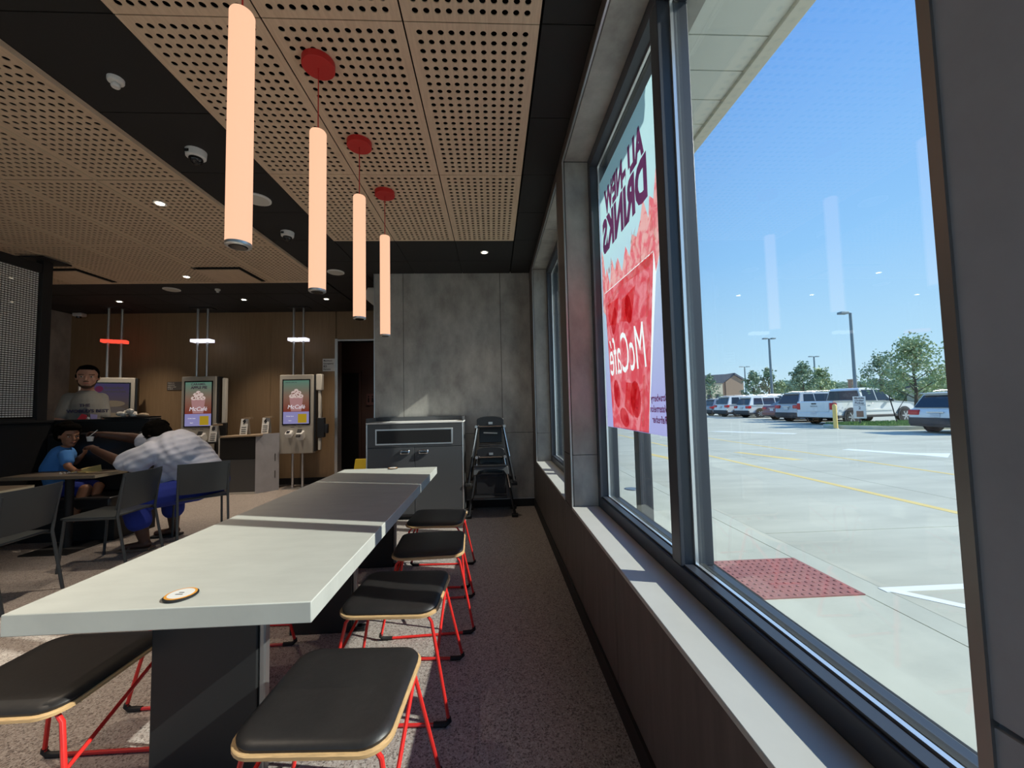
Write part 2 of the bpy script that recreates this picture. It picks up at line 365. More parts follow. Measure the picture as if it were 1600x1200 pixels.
# ---- windows
def window(n, a, b, mull):
    w = root('window_%d' % n, (.76, (a+b)/2, ZS), kind='structure')
    put('bottom_rail', bx(.70, .83, a, b, ZS-.01, ZS+.065), M['frame'], w, bevel=.003)
    put('rail_step', bx(.712, .745, a+.05, b-.05, ZS+.066, ZS+.074), M['frame'], w)
    put('top_rail', bx(.70, .83, a, b, ZH-.065, ZH+.01), M['frame'], w, bevel=.003)
    st = [(a, a+.055), (b-.055, b)]+[(m_-.037, m_+.037) for m_ in mull]
    for y0, y1 in st: put('mullion', bx(.70, .83, y0, y1, ZS+.066, ZH-.066), M['frame'], w, bevel=.003)
    st.sort()
    for (p0, p1), (q0, q1) in zip(st, st[1:]):
        put('glass_pane', bx(.765, .771, p1-.003, q0+.003, ZS+.06, ZH-.06), M['glass'], w)
        for args in ((.752, .764, p1, q0, ZS+.066, ZS+.078), (.752, .764, p1, q0, ZH-.078, ZH-.066), (.752, .764, p1, p1+.010, ZS+.078, ZH-.078), (.752, .764, q0-.010, q0, ZS+.078, ZH-.078)):
            put('glazing_bead', bx(*args), M['bead'], w)
        for args in ((.772, .79, p1, q0, ZS+.066, ZS+.075), (.772, .79, p1, q0, ZH-.075, ZH-.066)): put('outer_gasket', bx(*args), M['rubber'], w)
window(0, *W0, [-.95]); window(1, *W1, [1.537]); window(2, *W2, [3.93])
# ---- grey back wall with its tiles
wb = put('wall_back', bx(-1.555, .834, YB+.012, 5.6, -.05, 3.3), M['black'], kind='structure')
put('return_wall', bx(-1.56, -1.44, 5.6, 9.2, -.05, 3.3), M['tealwall'], wb)
for x0, x1 in ((-1.56, -1.18), (-1.18, .116), (.116, XW)):
    for z0, z1 in ((.10, .964), (.964, ZC+.02)):
        put('wall_tile', bx(x0+.0025, x1-.0025, YB, YB+.012, z0+.0025, z1-.0025), M['tile'], wb, bevel=.0015, seg=1)
put('corner_trim', bx(-1.566, -1.556, YB-.004, YB+.012, 0, ZC), M['alu'], wb)
put('cover_strip', bx(-1.56, XW, YB-.006, YB, .098, .108), M['alu'], wb)
put('baseboard_back', bx(-1.56, XW, YB-.012, YB+.01, 0, .098), M['base'], kind='structure')
# ---- far oak wall, opening and corridor
wf = put('wall_far', bx(XL, -2.86, YF+.01, YF+.16, -.05, 3.3), M['wood'], kind='structure')
put('lintel', bx(-2.86, -1.56, YF+.01, YF+.16, 2.57, 3.3), M['wood'], wf)
for k in range(4): put('oak_panel', bx(-7.47+1.1525*k+.0015, -7.47+1.1525*(k+1)-.0015, YF-.012, YF+.01, .12, ZC), M['wood'], wf)
put('oak_panel', bx(-2.83, -1.57, YF-.012, YF+.01, 2.60, ZC), M['wood'], wf)
put('opening_trim', bx(-2.87, -2.82, YF-.03, YF+.16, 0, 2.61), M['alu'], wf); put('opening_trim', bx(-2.82, -1.57, YF-.02, YF+.16, 2.57, 2.60), M['alu'], wf)
put('baseboard_far', bx(-7.47, -2.87, YF-.022, YF, 0, .115), M['base'], kind='structure')
wc = put('wall_corridor', bx(-4.2, -1.4, 9.05, 9.2, -.05, 3.2), M['tealwall'], kind='structure')
put('side_wall', bx(-3.9, -3.8, 7.46, 9.05, -.05, 3.2), M['tealwall'], wc)
d = root('door_1', (-3.2, 9.04, 0), kind='structure')
put('door_leaf', bx(-3.75, -3.02, 9.0, 9.04, 0, 2.13), M['black'], d, bevel=.004)
put('door_frame', bx(-3.02, -2.97, 8.99, 9.05, 0, 2.18), M['tealwall'], d)
put('door_handle', MB().tube([(-3.08, 8.98, 1.0), (-3.16, 8.98, 1.0)], .01), M['chrome'], d)
wl = put('wall_left', bx(XL-.15, XL, YR, 9.2, -.05, 3.3), M['tile'], kind='structure')
put('wing_wall', bx(XL, -7.47, 6.2, YF, 0, 3.2), M['tile'], wl)
wq = put('wall_rear', bx(XL-.15, .95, YR-.15, YR, -.05, .63), M['tile'], kind='structure')
put('header', bx(XL-.15, .95, YR-.15, YR, 3.04, 3.4), M['tile'], wq)
for a in (XL-.15, -5.0, -2.4, .30): put('pillar', bx(a, a+.25 if a > -7 else a+.6, YR-.15, YR, .63, 3.04), M['tile'], wq)
w3 = root('window_3', (-3.3, YR, .63), kind='structure')  # unseen rear windows, added so daylight fills the room from behind
for a, b in ((-7.15, -5.0), (-4.75, -2.4), (-2.15, .30)):
    put('glass_pane', bx(a+.05, b-.05, YR-.08, YR-.074, .69, 2.98), M['glass'], w3)
    for q in ((a, a+.055, .63, 3.04), (b-.055, b, .63, 3.04), (a+.055, b-.055, .63, .70), (a+.055, b-.055, 2.97, 3.04)): put('frame_rail', bx(q[0], q[1], YR-.13, YR-.01, q[2], q[3]), M['frame'], w3)
# ---- outdoors ground
GZ = -.05
gr = put('ground', bx(-60, 200, -60, 260, GZ-.3, GZ-.004), M['asphalt'], kind='structure')
gr.location.z = 0
sw = put('pavement', bx(.95, 2.56, -8, 30, GZ-.1, GZ), M['concrete'], kind='structure')
kb = put('trim_kerb', bx(2.566, 2.768, -8, 40, GZ-.1, GZ+.001), M['concrete'], kind='structure')
dr = root('drive', (10, 10, GZ), kind='structure')
def slab(x0, x1, y0, y1): put('concrete_slab', bx(x0+.006, x1-.006, y0+.006, y1-.006, GZ-.05, GZ+.002), M['asphalt'], dr)
for x0, x1 in ((2.76, 6.1), (6.1, 9.5), (9.5, 12.9), (12.9, 16.3)):
    for k in range(9): slab(x0, x1, -6+5*k, -1+5*k)
def paint(name, x0, x1, y0, y1, m='yellow', par=None, zz=.004): return put(name, bx(x0, x1, y0, y1, GZ+.001, GZ+zz), M[m], par)
mk = root('road_markings', (6, 8, GZ), 'yellow and white painted lines and arrows on the concrete drive', 'marking')
paint('yellow_line', 5.35, 5.47, -3, 32, par=mk); paint('yellow_line', 7.95, 8.05, -3, 30, par=mk)
put('yellow_bar', MB().prism([(6.35, 10.3), (6.55, 10.3), (7.0, 8.7), (6.75, 8.7)], (0, 0, GZ+.001), (1, 0, 0), (0, 1, 0), (0, 0, .003)), M['yellow'], mk)
put('yellow_bar', MB().prism([(4.02, 10.6), (4.2, 10.6), (4.5, 8.9), (4.22, 8.9)], (0, 0, GZ+.001), (1, 0, 0), (0, 1, 0), (0, 0, .003)), M['yellow'], mk)
dc = root('drain_cover', (2.19, 6.28, GZ), 'small round grey cover in the pavement beside the canopy column', 'cover'); put('lid', MB().lathe([(.11, .001), (.105, .008)], (2.19, 6.28, GZ), 20), M['dalu'], dc); put('lid_rim', MB().lathe([(.13, 0), (.125, .004)], (2.19, 6.28, GZ), 20), M['frame'], dc)
put('white_line', MB().prism([(2.74, 2.79), (7.5, 2.79), (7.5, 2.72), (2.74, 2.72)], (0, 0, GZ+.001), (1, 0, 0), (0, 1, 0), (0, 0, .003)), M['whitep'], mk)
put('white_line', MB().prism([(2.76, 2.73), (2.86, 2.73), (4.9, .64), (4.80, .64)], (0, 0, GZ+.001), (1, 0, 0), (0, 1, 0), (0, 0, .0035)), M['whitep'], mk)
put('white_arrow', MB().prism([(9.3, 10.2), (9.6, 10.3), (10.2, 9.2), (10.9, 9.0), (10.1, 8.4), (10.0, 8.9), (9.8, 9.1)], (0, 0, GZ+.001), (1, 0, 0), (0, 1, 0), (0, 0, .003)), M['whitep'], mk)
put('white_line', MB().prism([(9.8, 17.6), (10.4, 17.6), (12.2, 15.4), (11.9, 15.2)], (0, 0, GZ+.001), (1, 0, 0), (0, 1, 0), (0, 0, .003)), M['whitep'], mk)
for k in range(8): paint('white_line', 17.2, 22.4, 19.0+2.75*k, 19.1+2.75*k, 'whitep', mk)
# exterior brick return
ew = put('wall_outside', bx(.84, 1.52, 5.112, 5.8, -.1, 3.5), M['mortar'], kind='structure')
bm_ = None
for r_ in range(45):
    for c_ in range(4):
        x0 = .836+c_*.203-(.1 if r_ % 2 else 0); x1 = min(x0+.195, 1.525); x0 = max(x0, .836)
        if x1-x0 < .03: continue
        put('brick', bx(x0, x1, 5.10, 5.12, -.04+r_*.0757, -.04+r_*.0757+.066), M['brick'], ew)
# canopy outside
cn = put('canopy', bx(.95, 1.66, 1.55, 9, 3.43, 3.62), M['fascia'], kind='structure')
k = 0; y = 1.6
while y < 8.8:
    put('soffit_board', bx(.95, 1.62, y+.004, y+.232, 3.405, 3.43), M['soffit'], cn); y += .236
put('fascia_board', bx(1.62, 1.71, 1.55, 9, 3.38, 3.66), M['fascia'], cn, bevel=.004)
put('canopy_column', bx(1.44, 1.57, 3.9, 4.03, GZ, 3.41), M['frame'], cn, bevel=.006)
# tactile pad
tp = put('tactile_pad', bx(1.83, 2.56, 2.70, 3.36, GZ-.02, GZ+.008), M['brickred'])
tag(tp, 'brick red tactile paving pad in the pavement outside the window', 'paving')
dome = MB().lathe([(.0125, 0), (.0115, .003), (.007, .005)], n=8); dmesh = None
for i in range(13):
    for j in range(11):
        x, y = 1.86+i*.056, 2.735+j*.059
        if dmesh is None: o = put('truncated_dome', dome, M['brickred'], tp, world=False); dmesh = o.data
        else: o = put('truncated_dome', dmesh, None, tp)
        o.location = (x, y, GZ+.008)
# ================================================================ BAR TABLE
TX0, TX1, TY0, TY1, TZ = -1.405, -.545, 1.215, 3.79, .76
t = root('long_table', ((TX0+TX1)/2, (TY0+TY1)/2, 0), 'long pale concrete-look shared table with a thick edge and red stools along it', 'table')
put('tabletop', bx(TX0, TX1, TY0, TY1, TZ-.062, TZ), M['tabletop'], t, bevel=.003)
for y in (1.5, 2.45, 3.40):
    g = put('pedestal', bx(-1.225, -.862, y, y+.05, 0, TZ-.062), M['pedestal'], t, bevel=.004)
    put('edge_strip', bx(-.8615, -.838, y+.008, y+.042, 0.002, TZ-.063), M['dalu'], g, bevel=.006)
    put('floor_plate', bx(-.87, -.79, y+.006, y+.044, .001, .03), M['blackgloss'], g, bevel=.004)
def badge(x, y, lab, rz):
    b = root('table_number_puck', (x, y, TZ), lab, 'table marker')
    put('puck', MB().lathe([(.040, 0), (.044, .003), (.044, .007), (.041, .009)], (x, y, TZ), 28), M['black'], b, smooth=True)
    put('orange_ring', MB().lathe([(.0405, .009), (.0405, .0098), ], (x, y, TZ), 28), mat('orange_print', (.75, .33, .05), .5), b)
    put('white_label', MB().lathe([(.034, .0098), (.034, .0104)], (x, y, TZ), 28), M['white'], b)
    for k, (a, c) in enumerate(((-.010, .010), (-.004, .008))): put('printed_bar', bx(x-.012+k*.003, x+.010-k*.004, y+a*.6-.003+k*.008, y+a*.6+.001+k*.008, TZ+.0104, TZ+.0107), M['black'], b)
badge(-.965, 1.283, 'round black and orange badge at the near end of the table', .2)
badge(-.945, 3.74, 'round badge at the far end of the table, before the waste cabinet', .2)
# ================================================================ STOOLS
def make_stool(label, loc, mirror=1):
    r_ = root('stool', loc, label, 'stool', 'red-framed stools around the long table')
    # local frame: x across (aisle side +), y along the table; seat .43 x .43 at .455
    n = 40; hw, hd, cr_ = .215, .215, .07
    def outline(w, d, c):
        pts = []
        for cx_, cy_, a0 in ((w-c, d-c, 0), (-w+c, d-c, 90), (-w+c, -d+c, 180), (w-c, -d+c, 270)):
            for k in range(7): a = R(a0+15*k); pts.append((cx_+c*math.cos(a), cy_+c*math.sin(a)))
        return pts
    def dish(x, y): return .010*(x/hw)**2*1.0+.0*(y)
    def layer(w, d, c, z): return [(x, y, z+dish(x, y)) for x, y in outline(w, d, c)]
    def stack(layers):
        b = MB(); m_ = len(layers[0]); vs_ = [v for l in layers for v in l]; fs = []
        for i in range(len(layers)-1):
            for k in range(m_): fs.append((i*m_+k, i*m_+(k+1) % m_, (i+1)*m_+(k+1) % m_, (i+1)*m_+k))
        fs += [tuple(reversed(range(m_))), tuple((len(layers)-1)*m_+k for k in range(m_))]
        return b.add(vs_, fs)
    put('seat', stack([layer(hw-.006, hd-.006, cr_, .428), layer(hw, hd, cr_, .431), layer(hw, hd, cr_, .440), layer(hw-.003, hd-.003, cr_, .443)]), M['ply'], r_, smooth=True, world=False, label='bent birch plywood seat edge')
    put('cushion', stack([layer(hw-.008, hd-.008, cr_, .4435), layer(hw-.007, hd-.007, cr_, .452), layer(hw-.013, hd-.013, cr_-.004, .461), layer(hw-.030, hd-.030, cr_-.01, .468), layer(hw-.07, hd-.07, cr_-.03, .472), layer(.05, .05, .03, .473)]), M['cushion'], r_, smooth=True, world=False)
    rr = .0075
    for s in (-1, 1):
        yt, yb = s*.165, s*.215
        pts = [(-.165, yt, .425), (-.185, yt+s*.003, .40), (-.262, yb-s*.001, .03), (-.255, yb, .012), (-.235, yb, .0085), (.235, yb, .0085), (.255, yb, .012), (.262, yb-s*.001, .03), (.185, yt+s*.003, .40), (.165, yt, .425)]
        f = put('leg_frame', MB().tube([(x, y, z) for x, y, z in [(-.02, yt, .4265)]+pts+[(.02, yt, .4265)]], rr, 8), M['red'], r_, smooth=True, world=False)
        for q in (-1, 1): put('rubber_foot', MB().tube([(q*.20, yb, .009), (q*.25, yb, .0105), (q*.2655, yb, .024), (q*.262, yb, .036)], .0108, 8), M['rubber'], f, smooth=True, world=False)
    for q in (-1, 1):
        put('brace', MB().tube([(q*.187, .17, .385), (q*.212, -.183, .27)], .0065, 8), M['red'], r_, smooth=True, world=False)
    put('under_plate', MB().box(-.12, .12, -.17, .17, .424, .429), M['red'], r_, world=False)
    return r_
s0 = make_stool('stool nearest the camera on the window side of the table', (-.490, 1.285, 0))
def stool(x, y, rz, lab):
    c = copy_tree(s0); c.location = (x, y, 0); c.rotation_euler.z = R(rz); c['label'] = lab
s0.rotation_euler.z = R(-3)
stool(-.462, 1.945, -3, 'second stool from the camera on the window side, with striped shadows on its cushion')
stool(-.415, 2.585, 3, 'third stool from the camera on the window side of the table')
stool(-.455, 3.185, -2, 'farthest stool on the window side, its cushion half lit, before the waste cabinet')
stool(-1.50, 1.47, 0, 'stool nearest the camera on the dining room side of the table, in shade')
stool(-1.40, 2.13, 2, 'second stool on the dining room side of the table, behind the first pedestal')
stool(-1.42, 2.78, -2, 'third stool on the dining room side, mostly hidden under the table')
stool(-1.46, 3.36, 0, 'last stool on the dining room side, mostly hidden under the table')
# ================================================================ PENDANTS
def pgl():
    m = bpy.data.materials.new('lit_opal_tube'); m.use_nodes = True; n = m.node_tree; n.nodes.clear(); MATS['opal'] = m
    em = n.nodes.new('ShaderNodeEmission'); em.inputs[0].default_value = (1, .53, .33, 1); em.inputs[1].default_value = .88
    df = n.nodes.new('ShaderNodeBsdfDiffuse'); df.inputs[0].default_value = (.16, .14, .13, 1); ad = n.nodes.new('ShaderNodeAddShader'); o = n.nodes.new('ShaderNodeOutputMaterial')
    n.links.new(em.outputs[0], ad.inputs[0]); n.links.new(df.outputs[0], ad.inputs[1]); n.links.new(ad.outputs[0], o.inputs[0]); return m
OP = pgl(); PX = -.865
for k, (y, zb, lab) in enumerate(((1.366, 1.885, 'nearest and largest of the four glowing tube pendants'), (1.972, 1.905, 'second glowing tube pendant with a red canopy, from the camera'), (2.59, 1.907, 'third glowing tube pendant from the camera'), (3.205, 1.905, 'farthest of the four glowing tube pendants'))):
    p_ = root('pendant_lamp', (PX, y, ZC-.012), lab, 'lamp', 'tube pendants over the long table')
    put('canopy', MB().lathe([(.076, -.036), (.079, -.033), (.079, 0)], (PX, y, ZC-.0125), 32), M['redcan'], p_, smooth=True)
    put('cord', MB().tube([(PX, y, ZC-.045), (PX, y, 2.735)], .0028, 6), M['redcan'], p_)
    put('tube_shade', MB().lathe([(.0385, zb+.012), (.0395, zb+.014), (.0395, 2.725), (.036, 2.732), (.008, 2.735)], (PX, y, 0), 28), OP, p_, smooth=True, label='glowing warm opal glass tube')
    e_ = put('end_cap', MB().lathe([(.036, zb), (.040, zb+.003), (.040, zb+.0125)], (PX, y, 0), 28), M['alu'], p_, smooth=True)
    put('lens', MB().lathe([(.026, zb-.003), (.029, zb-.0005)], (PX, y, 0), 20), M['blackgloss'], e_)
# ================================================================ CEILING FITTINGS
def detector(x, y, r0, lab, name='smoke_detector', cat='detector', small=False):
    o = root(name, (x, y, ZC), lab, cat)
    put('base', MB().lathe([(r0*.92, -.022), (r0, -.016), (r0, 0)], (x, y, ZC), 24), M['white'], o, smooth=True)
    put('sensor_head', MB().lathe([(r0*.45, -.050), (r0*.55, -.044), (r0*.55, -.034), (r0*.3, -.022)], (x, y, ZC), 18), M['white'], o, smooth=True)
detector(-1.992, 2.115, .036, 'small white smoke detector on the black ceiling strip, nearest the camera')
def dome(x, y, lab):
    o = root('dome_camera', (x, y, ZC), lab, 'camera')
    put('housing', MB().lathe([(.050, -.050), (.058, -.044), (.062, 0)], (x, y, ZC), 28), M['white'], o, smooth=True)
    put('dome', MB().ell((x, y, ZC-.056), (.042, .042, .040), 20, 10), M['blackgloss'], o, smooth=True)
    put('label_sticker', rbox((x-.02, y-.058, ZC-.026), (.03, .006, .018)), M['black'], o)
dome(-2.016, 2.72, 'larger-looking white dome camera on the black ceiling strip, left of the nearest pendant')
dome(-2.045, 3.985, 'white dome camera farther along the black ceiling strip, left of the second pendant')
def speaker(x, y, lab):
    o = root('ceiling_speaker', (x, y, ZC), lab, 'speaker')
    put('rim', MB().lathe([(.092, -.012), (.105, -.008), (.105, 0)], (x, y, ZC), 32), M['white'], o, smooth=True)
    put('grille', MB().lathe([(.088, -.016), (.090, -.0125)], (x, y, ZC), 32), M['offwhite'], o)
speaker(-1.97, 3.346, 'round white ceiling speaker partly behind the nearest pendant')
speaker(-2.03, 5.167, 'round white ceiling speaker beyond the second pendant')
speaker(-4.64, 5.86, 'round white disc on the black ceiling beyond the oak panels')
detector(-4.0, 5.87, .035, 'tiny white sprinkler cover on the black ceiling beyond the oak panels', 'sprinkler_head', 'sprinkler')
for k, (x, y, lab) in enumerate(((-.072, 4.518, 'downlight in the black ceiling in front of the grey back wall'), (-2.80, 3.392, 'downlight in the oak panels just left of the nearest pendant'), (-3.99, 5.27, 'downlight near the far edge of the oak panels'), (-5.93, 6.48, 'leftmost downlight over the self-order kiosks'), (-3.976, 6.435, 'middle downlight over the kiosks'), (-2.68, 6.44, 'rightmost downlight over the kiosks'), (-2.639, 2.10, 'downlight in the oak panels at the left edge of the photo'), (-6.9, 4.7, 'downlight seen through the perforated screen'), (-2.0, .6, 'added fill downlight, unseen, above and left of the camera'), (-2.0, -1.2, 'added fill downlight, unseen, behind the camera over the aisle'), (-4.2, 1.2, 'added fill downlight over the dining room, out of view to the left'), (-4.2, -1.0, 'added fill downlight, unseen, behind the camera over the dining room'), (-6.4, 3.3, 'added fill downlight beyond the perforated screen, out of view to the left'), (-6.4, 1.6, 'added fill downlight beyond the side divider, out of view to the left'), (-2.3, 8.2, 'added fill downlight to brighten the dark corridor'))):  # those labelled added are extra lamps that lift the room and corridor light
    pan = (-6.31 < x < LX1 and .6 < y < 5.5); zz = ZC-.014 if pan else ZC
    o = root('downlight', (x, y, zz), lab, 'lamp', 'recessed downlights')
    put('trim_ring', MB().lathe([(.030, -.004), (.046, -.006), (.048, 0)], (x, y, zz), 24), M['white'], o, smooth=True)
    put('lens', MB().lathe([(.028, -.0075), (.029, -.0045)], (x, y, zz), 18), emis('downlight_lens', (1, .86, .66), 14), o)
    ld = bpy.data.lights.new('downlight_beam', 'SPOT'); ld.energy = 26 if k == 0 else (30 if y > 8 else 100); ld.spot_size = R(85); ld.spot_blend = 1; ld.color = (1, .84, .66); ld.shadow_soft_size = .03
    lo = bpy.data.objects.new('downlight_beam', ld); COL.objects.link(lo); lo.parent = o; lo.location = (0, 0, -.02)
def vent(x0, x1, y0, y1, lab):
    o = root('ceiling_vent', ((x0+x1)/2, (y0+y1)/2, ZC), lab, 'vent')
    put('opening', bx(x0-.03, x1+.03, y0-.03, y1+.03, ZC-.018, ZC-.0125), M['plenum'], o)
    put('face_plate', bx(x0, x1, y0, y1, ZC-.045, ZC-.030), M['perf'], o, bevel=.002)
    put('hanger', bx((x0+x1)/2-.05, (x0+x1)/2+.05, (y0+y1)/2-.05, (y0+y1)/2+.05, ZC-.030, ZC-.018), M['black'], o)
vent(-5.60, -5.08, 4.98, 5.45, 'square air diffuser in the oak ceiling beside the black post')
vent(-3.66, -3.13, 4.96, 5.45, 'square air diffuser in the oak ceiling below the nearest pendant')
v_ = root('wall_camera', (-7.25, 7.2, ZC), 'white camera under the ceiling at the far left corner', 'camera')
put('housing', rbox((-7.25, 7.2, ZC-.035), (.15, .11, .06)), M['white'], v_, bevel=.012); put('lens', MB().lathe([(.03, -.03), (.035, 0)], (-7.25, 7.19, ZC-.063), 14), M['blackgloss'], v_)
v_ = root('emergency_light', (-1.60, 5.5, 2.86), 'white emergency light box on the left end of the grey wall', 'lamp')
put('case', MB().prism([(0, 0), (.13, 0), (.16, -.06), (.16, -.16), (.06, -.24), (0, -.24)], (-1.57, 5.42, 2.99), (-1, 0, 0), (0, 0, 1), (0, .22, 0)), M['offwhite'], v_, bevel=.006)
put('wall_bracket', bx(-1.57, -1.561, 5.38, 5.68, 2.72, 3.02), M['white'], v_)
# ================================================================ WASTE CABINET
bx0, bx1, by0, by1, bz = -1.515, -.375, 4.77, 5.235, 1.205
b = root('waste_cabinet', ((bx0+bx1)/2, 5.0, 0), 'dark grey waste cabinet with a wide slot and two doors before the grey wall', 'cabinet')
put('body', bx(bx0, bx1, by0+.02, by1, .04, bz-.07), M['cab'], b, bevel=.004)
put('plinth', bx(bx0+.02, bx1-.02, by0+.05, by1, 0, .04), M['black'], b)
put('worktop', bx(bx0-.004, bx1+.004, by0-.004, by1, bz-.070, bz-.052), M['white'], b, bevel=.003, label='pale tray shelf on top')
put('back_rail', bx(bx0, bx1, by1-.02, by1, bz-.052, bz), M['cab'], b, bevel=.003)
for x0, x1 in ((bx0-.004, bx0+.012), (bx1-.012, bx1+.004)):
    put('corner_strip', bx(x0, x1, by0-.002, by0+.019, .04, bz-.071), M['alu'], b, bevel=.003)
    put('side_gallery', bx(x0, x1, by0, by1-.021, bz-.052, bz), M['cab'], b, bevel=.003)
put('front_panel', bx(bx0+.014, bx1-.014, by0, by0+.019, .86, bz-.073), M['cab'], b, bevel=.002)
o = put('slot_frame', bx(-1.41, -.495, by0-.006, by0, .885, 1.075), M['alu'], b, bevel=.003); put('slot', bx(-1.392, -.513, by0-.009, by0-.006, .903, 1.057), M['black'], o)
for x0, x1, hx in ((bx0+.014, -.953, -1.06), (-.947, bx1-.014, -.84)):
    dd = put('door', bx(x0, x1, by0, by0+.019, .07, .852), M['cab'], b, bevel=.002)
    hh = put('handle', rbox((hx, by0-.016, .80), (.115, .032, .052), rx=R(-12)), M['chrome'], dd, bevel=.012)
    put('grip_recess', rbox((hx, by0-.034, .793), (.075, .006, .020)), M['black'], hh)
    
# ================================================================ HIGH CHAIRS
def high_chair(dz, dy, lab):
    xc = -.045; y0 = 4.83+dy
    h = root('high_chair', (xc, y0, dz), lab, 'high chair', 'stacked black high chairs')
    hwT, hwB = .165, .275; H_ = .74
    for q in (-1, 1):
        for (yt, yb) in ((y0+.02, y0-.06), (y0+.20, y0+.32)):
            l_ = put('leg', MB().tube([(xc+q*hwT, yt, dz+H_-.02), (xc+q*(hwT+.35*(hwB-hwT)), yt+(yb-yt)*.4, dz+H_*.58), (xc+q*hwB, yb, dz+.03)], .0165, 8), M['blackplastic'], h, smooth=True)
            put('foot', rbox((xc+q*hwB, yb, dz+.018), (.075, .075, .035)), M['rubber'], l_, bevel=.006)
        put('metal_edge', MB().tube([(xc+q*(hwT-.004), y0+.004, dz+H_-.05), (xc+q*(hwT+.062), y0-.035, dz+.34)], .007, 6), M['chrome'], h)
        put('armrest', rbox((xc+q*.150, y0+.10, dz+H_-.035), (.034, .24, .03)), M['blackplastic'], h, bevel=.008)
    n = 9; poly = [(-.165, 0), (.165, 0)]+[(.165*math.cos(R(a)), .10+.045*math.sin(R(a))) for a in range(0, 181, 20)]
    put('front_guard', MB().prism(poly, (xc, y0-.005, dz+H_-.055), (1, 0, 0), (0, 0, 1), (0, .016, 0)), M['blackplastic'], h, bevel=.004)
    put('crossbar', MB().tube([(xc-.17, y0-.012, dz+H_-.035), (xc+.17, y0-.012, dz+H_-.035)], .008, 8), M['chrome'], h, smooth=True)
    for q in (-1, 1): put('pivot_cap', MB().tube([(xc+q*.172, y0-.03, dz+H_-.035), (xc+q*.172, y0+.02, dz+H_-.035)], .018, 10), M['alu'], h, smooth=True)
    put('seat', rbox((xc, y0+.12, dz+H_-.27), (.29, .26, .02)), M['blackplastic'], h, bevel=.006)
    put('back_panel', rbox((xc, y0+.24, dz+H_-.12), (.29, .015, .27), rx=R(-8)), M['blackplastic'], h, bevel=.006)
    put('buckle_plate', rbox((xc+.003, y0-.012, dz+H_+.005), (.05, .006, .028)), M['alu'], h); 
    put('strap', rbox((xc, y0+.05, dz+H_-.12), (.17, .05, .012), ry=R(3)), M['offwhite'] if dz > .2 else M['blackplastic'], h)
    put('footrest', rbox((xc-.01, y0-.02, dz+.235), (.40, .12, .018)), M['blackplastic'], h, bevel=.004)
    arch = [(-.205, 0)]+[(.205*math.cos(R(180-a))*.86, .045+.03*math.sin(R(a))) for a in range(0, 181, 30)]+[(.205, 0), (.20, .075), (-.20, .075)]
    if dz < .2: put('foot_board', rbox((xc, y0+.02, dz+.38), (.36, .012, .24)), M['blackplastic'], h, bevel=.004)
    if dz < .2: put('front_skirt', MB().prism([(-.215, .0), (-.18, .0), (-.15, .045), (-.07, .06), (.07, .06), (.15, .045), (.18, 0), (.215, 0), (.205, .095), (-.205, .095)], (xc, y0-.045, dz+.50), (1, 0, 0), (0, 0, 1), (0, .02, 0)), mat('grey_plastic', (.12, .125, .13), .4), h, bevel=.004)
high_chair(0, 0, 'lower of the two stacked black high chairs, standing on the floor')
high_chair(.37, .02, 'upper of the two stacked black high chairs, its tray guard highest')
# ================================================================ KIOSKS
def grad(name, c0, c1, z0, z1, st, c2=None):
    m = bpy.data.materials.new(name); m.use_nodes = True; n = m.node_tree; n.nodes.clear()
    tc_ = n.nodes.new('ShaderNodeNewGeometry'); s_ = n.nodes.new('ShaderNodeSeparateXYZ'); mr = n.nodes.new('ShaderNodeMapRange'); r_ = n.nodes.new('ShaderNodeValToRGB')
    em = n.nodes.new('ShaderNodeEmission'); o = n.nodes.new('ShaderNodeOutputMaterial')
    n.links.new(tc_.outputs['Position'], s_.inputs[0]); n.links.new(s_.outputs['Z'], mr.inputs[0]); mr.inputs[1].default_value = z0; mr.inputs[2].default_value = z1
    n.links.new(mr.outputs[0], r_.inputs[0]); el = r_.color_ramp.elements; el[0].color = lin(c0)+[1]; el[1].color = lin(c1)+[1]
    if c2: q = el.new(.5); q.color = lin(c2)+[1]
    n.links.new(r_.outputs[0], em.inputs[0]); em.inputs[1].default_value = st; n.links.new(em.outputs[0], o.inputs[0]); return m
SCR = grad('menu_screen', 'b04a3a', '7fb5a0', 1.28, 1.84, .29, 'b8907c'); SCR2 = grad('menu_screen_dim', '2a2426', '3c3658', 1.05, 1.84, .6, '4a4038')
body = mat('silver_grey_kiosk', (.42, .40, .36), .45)
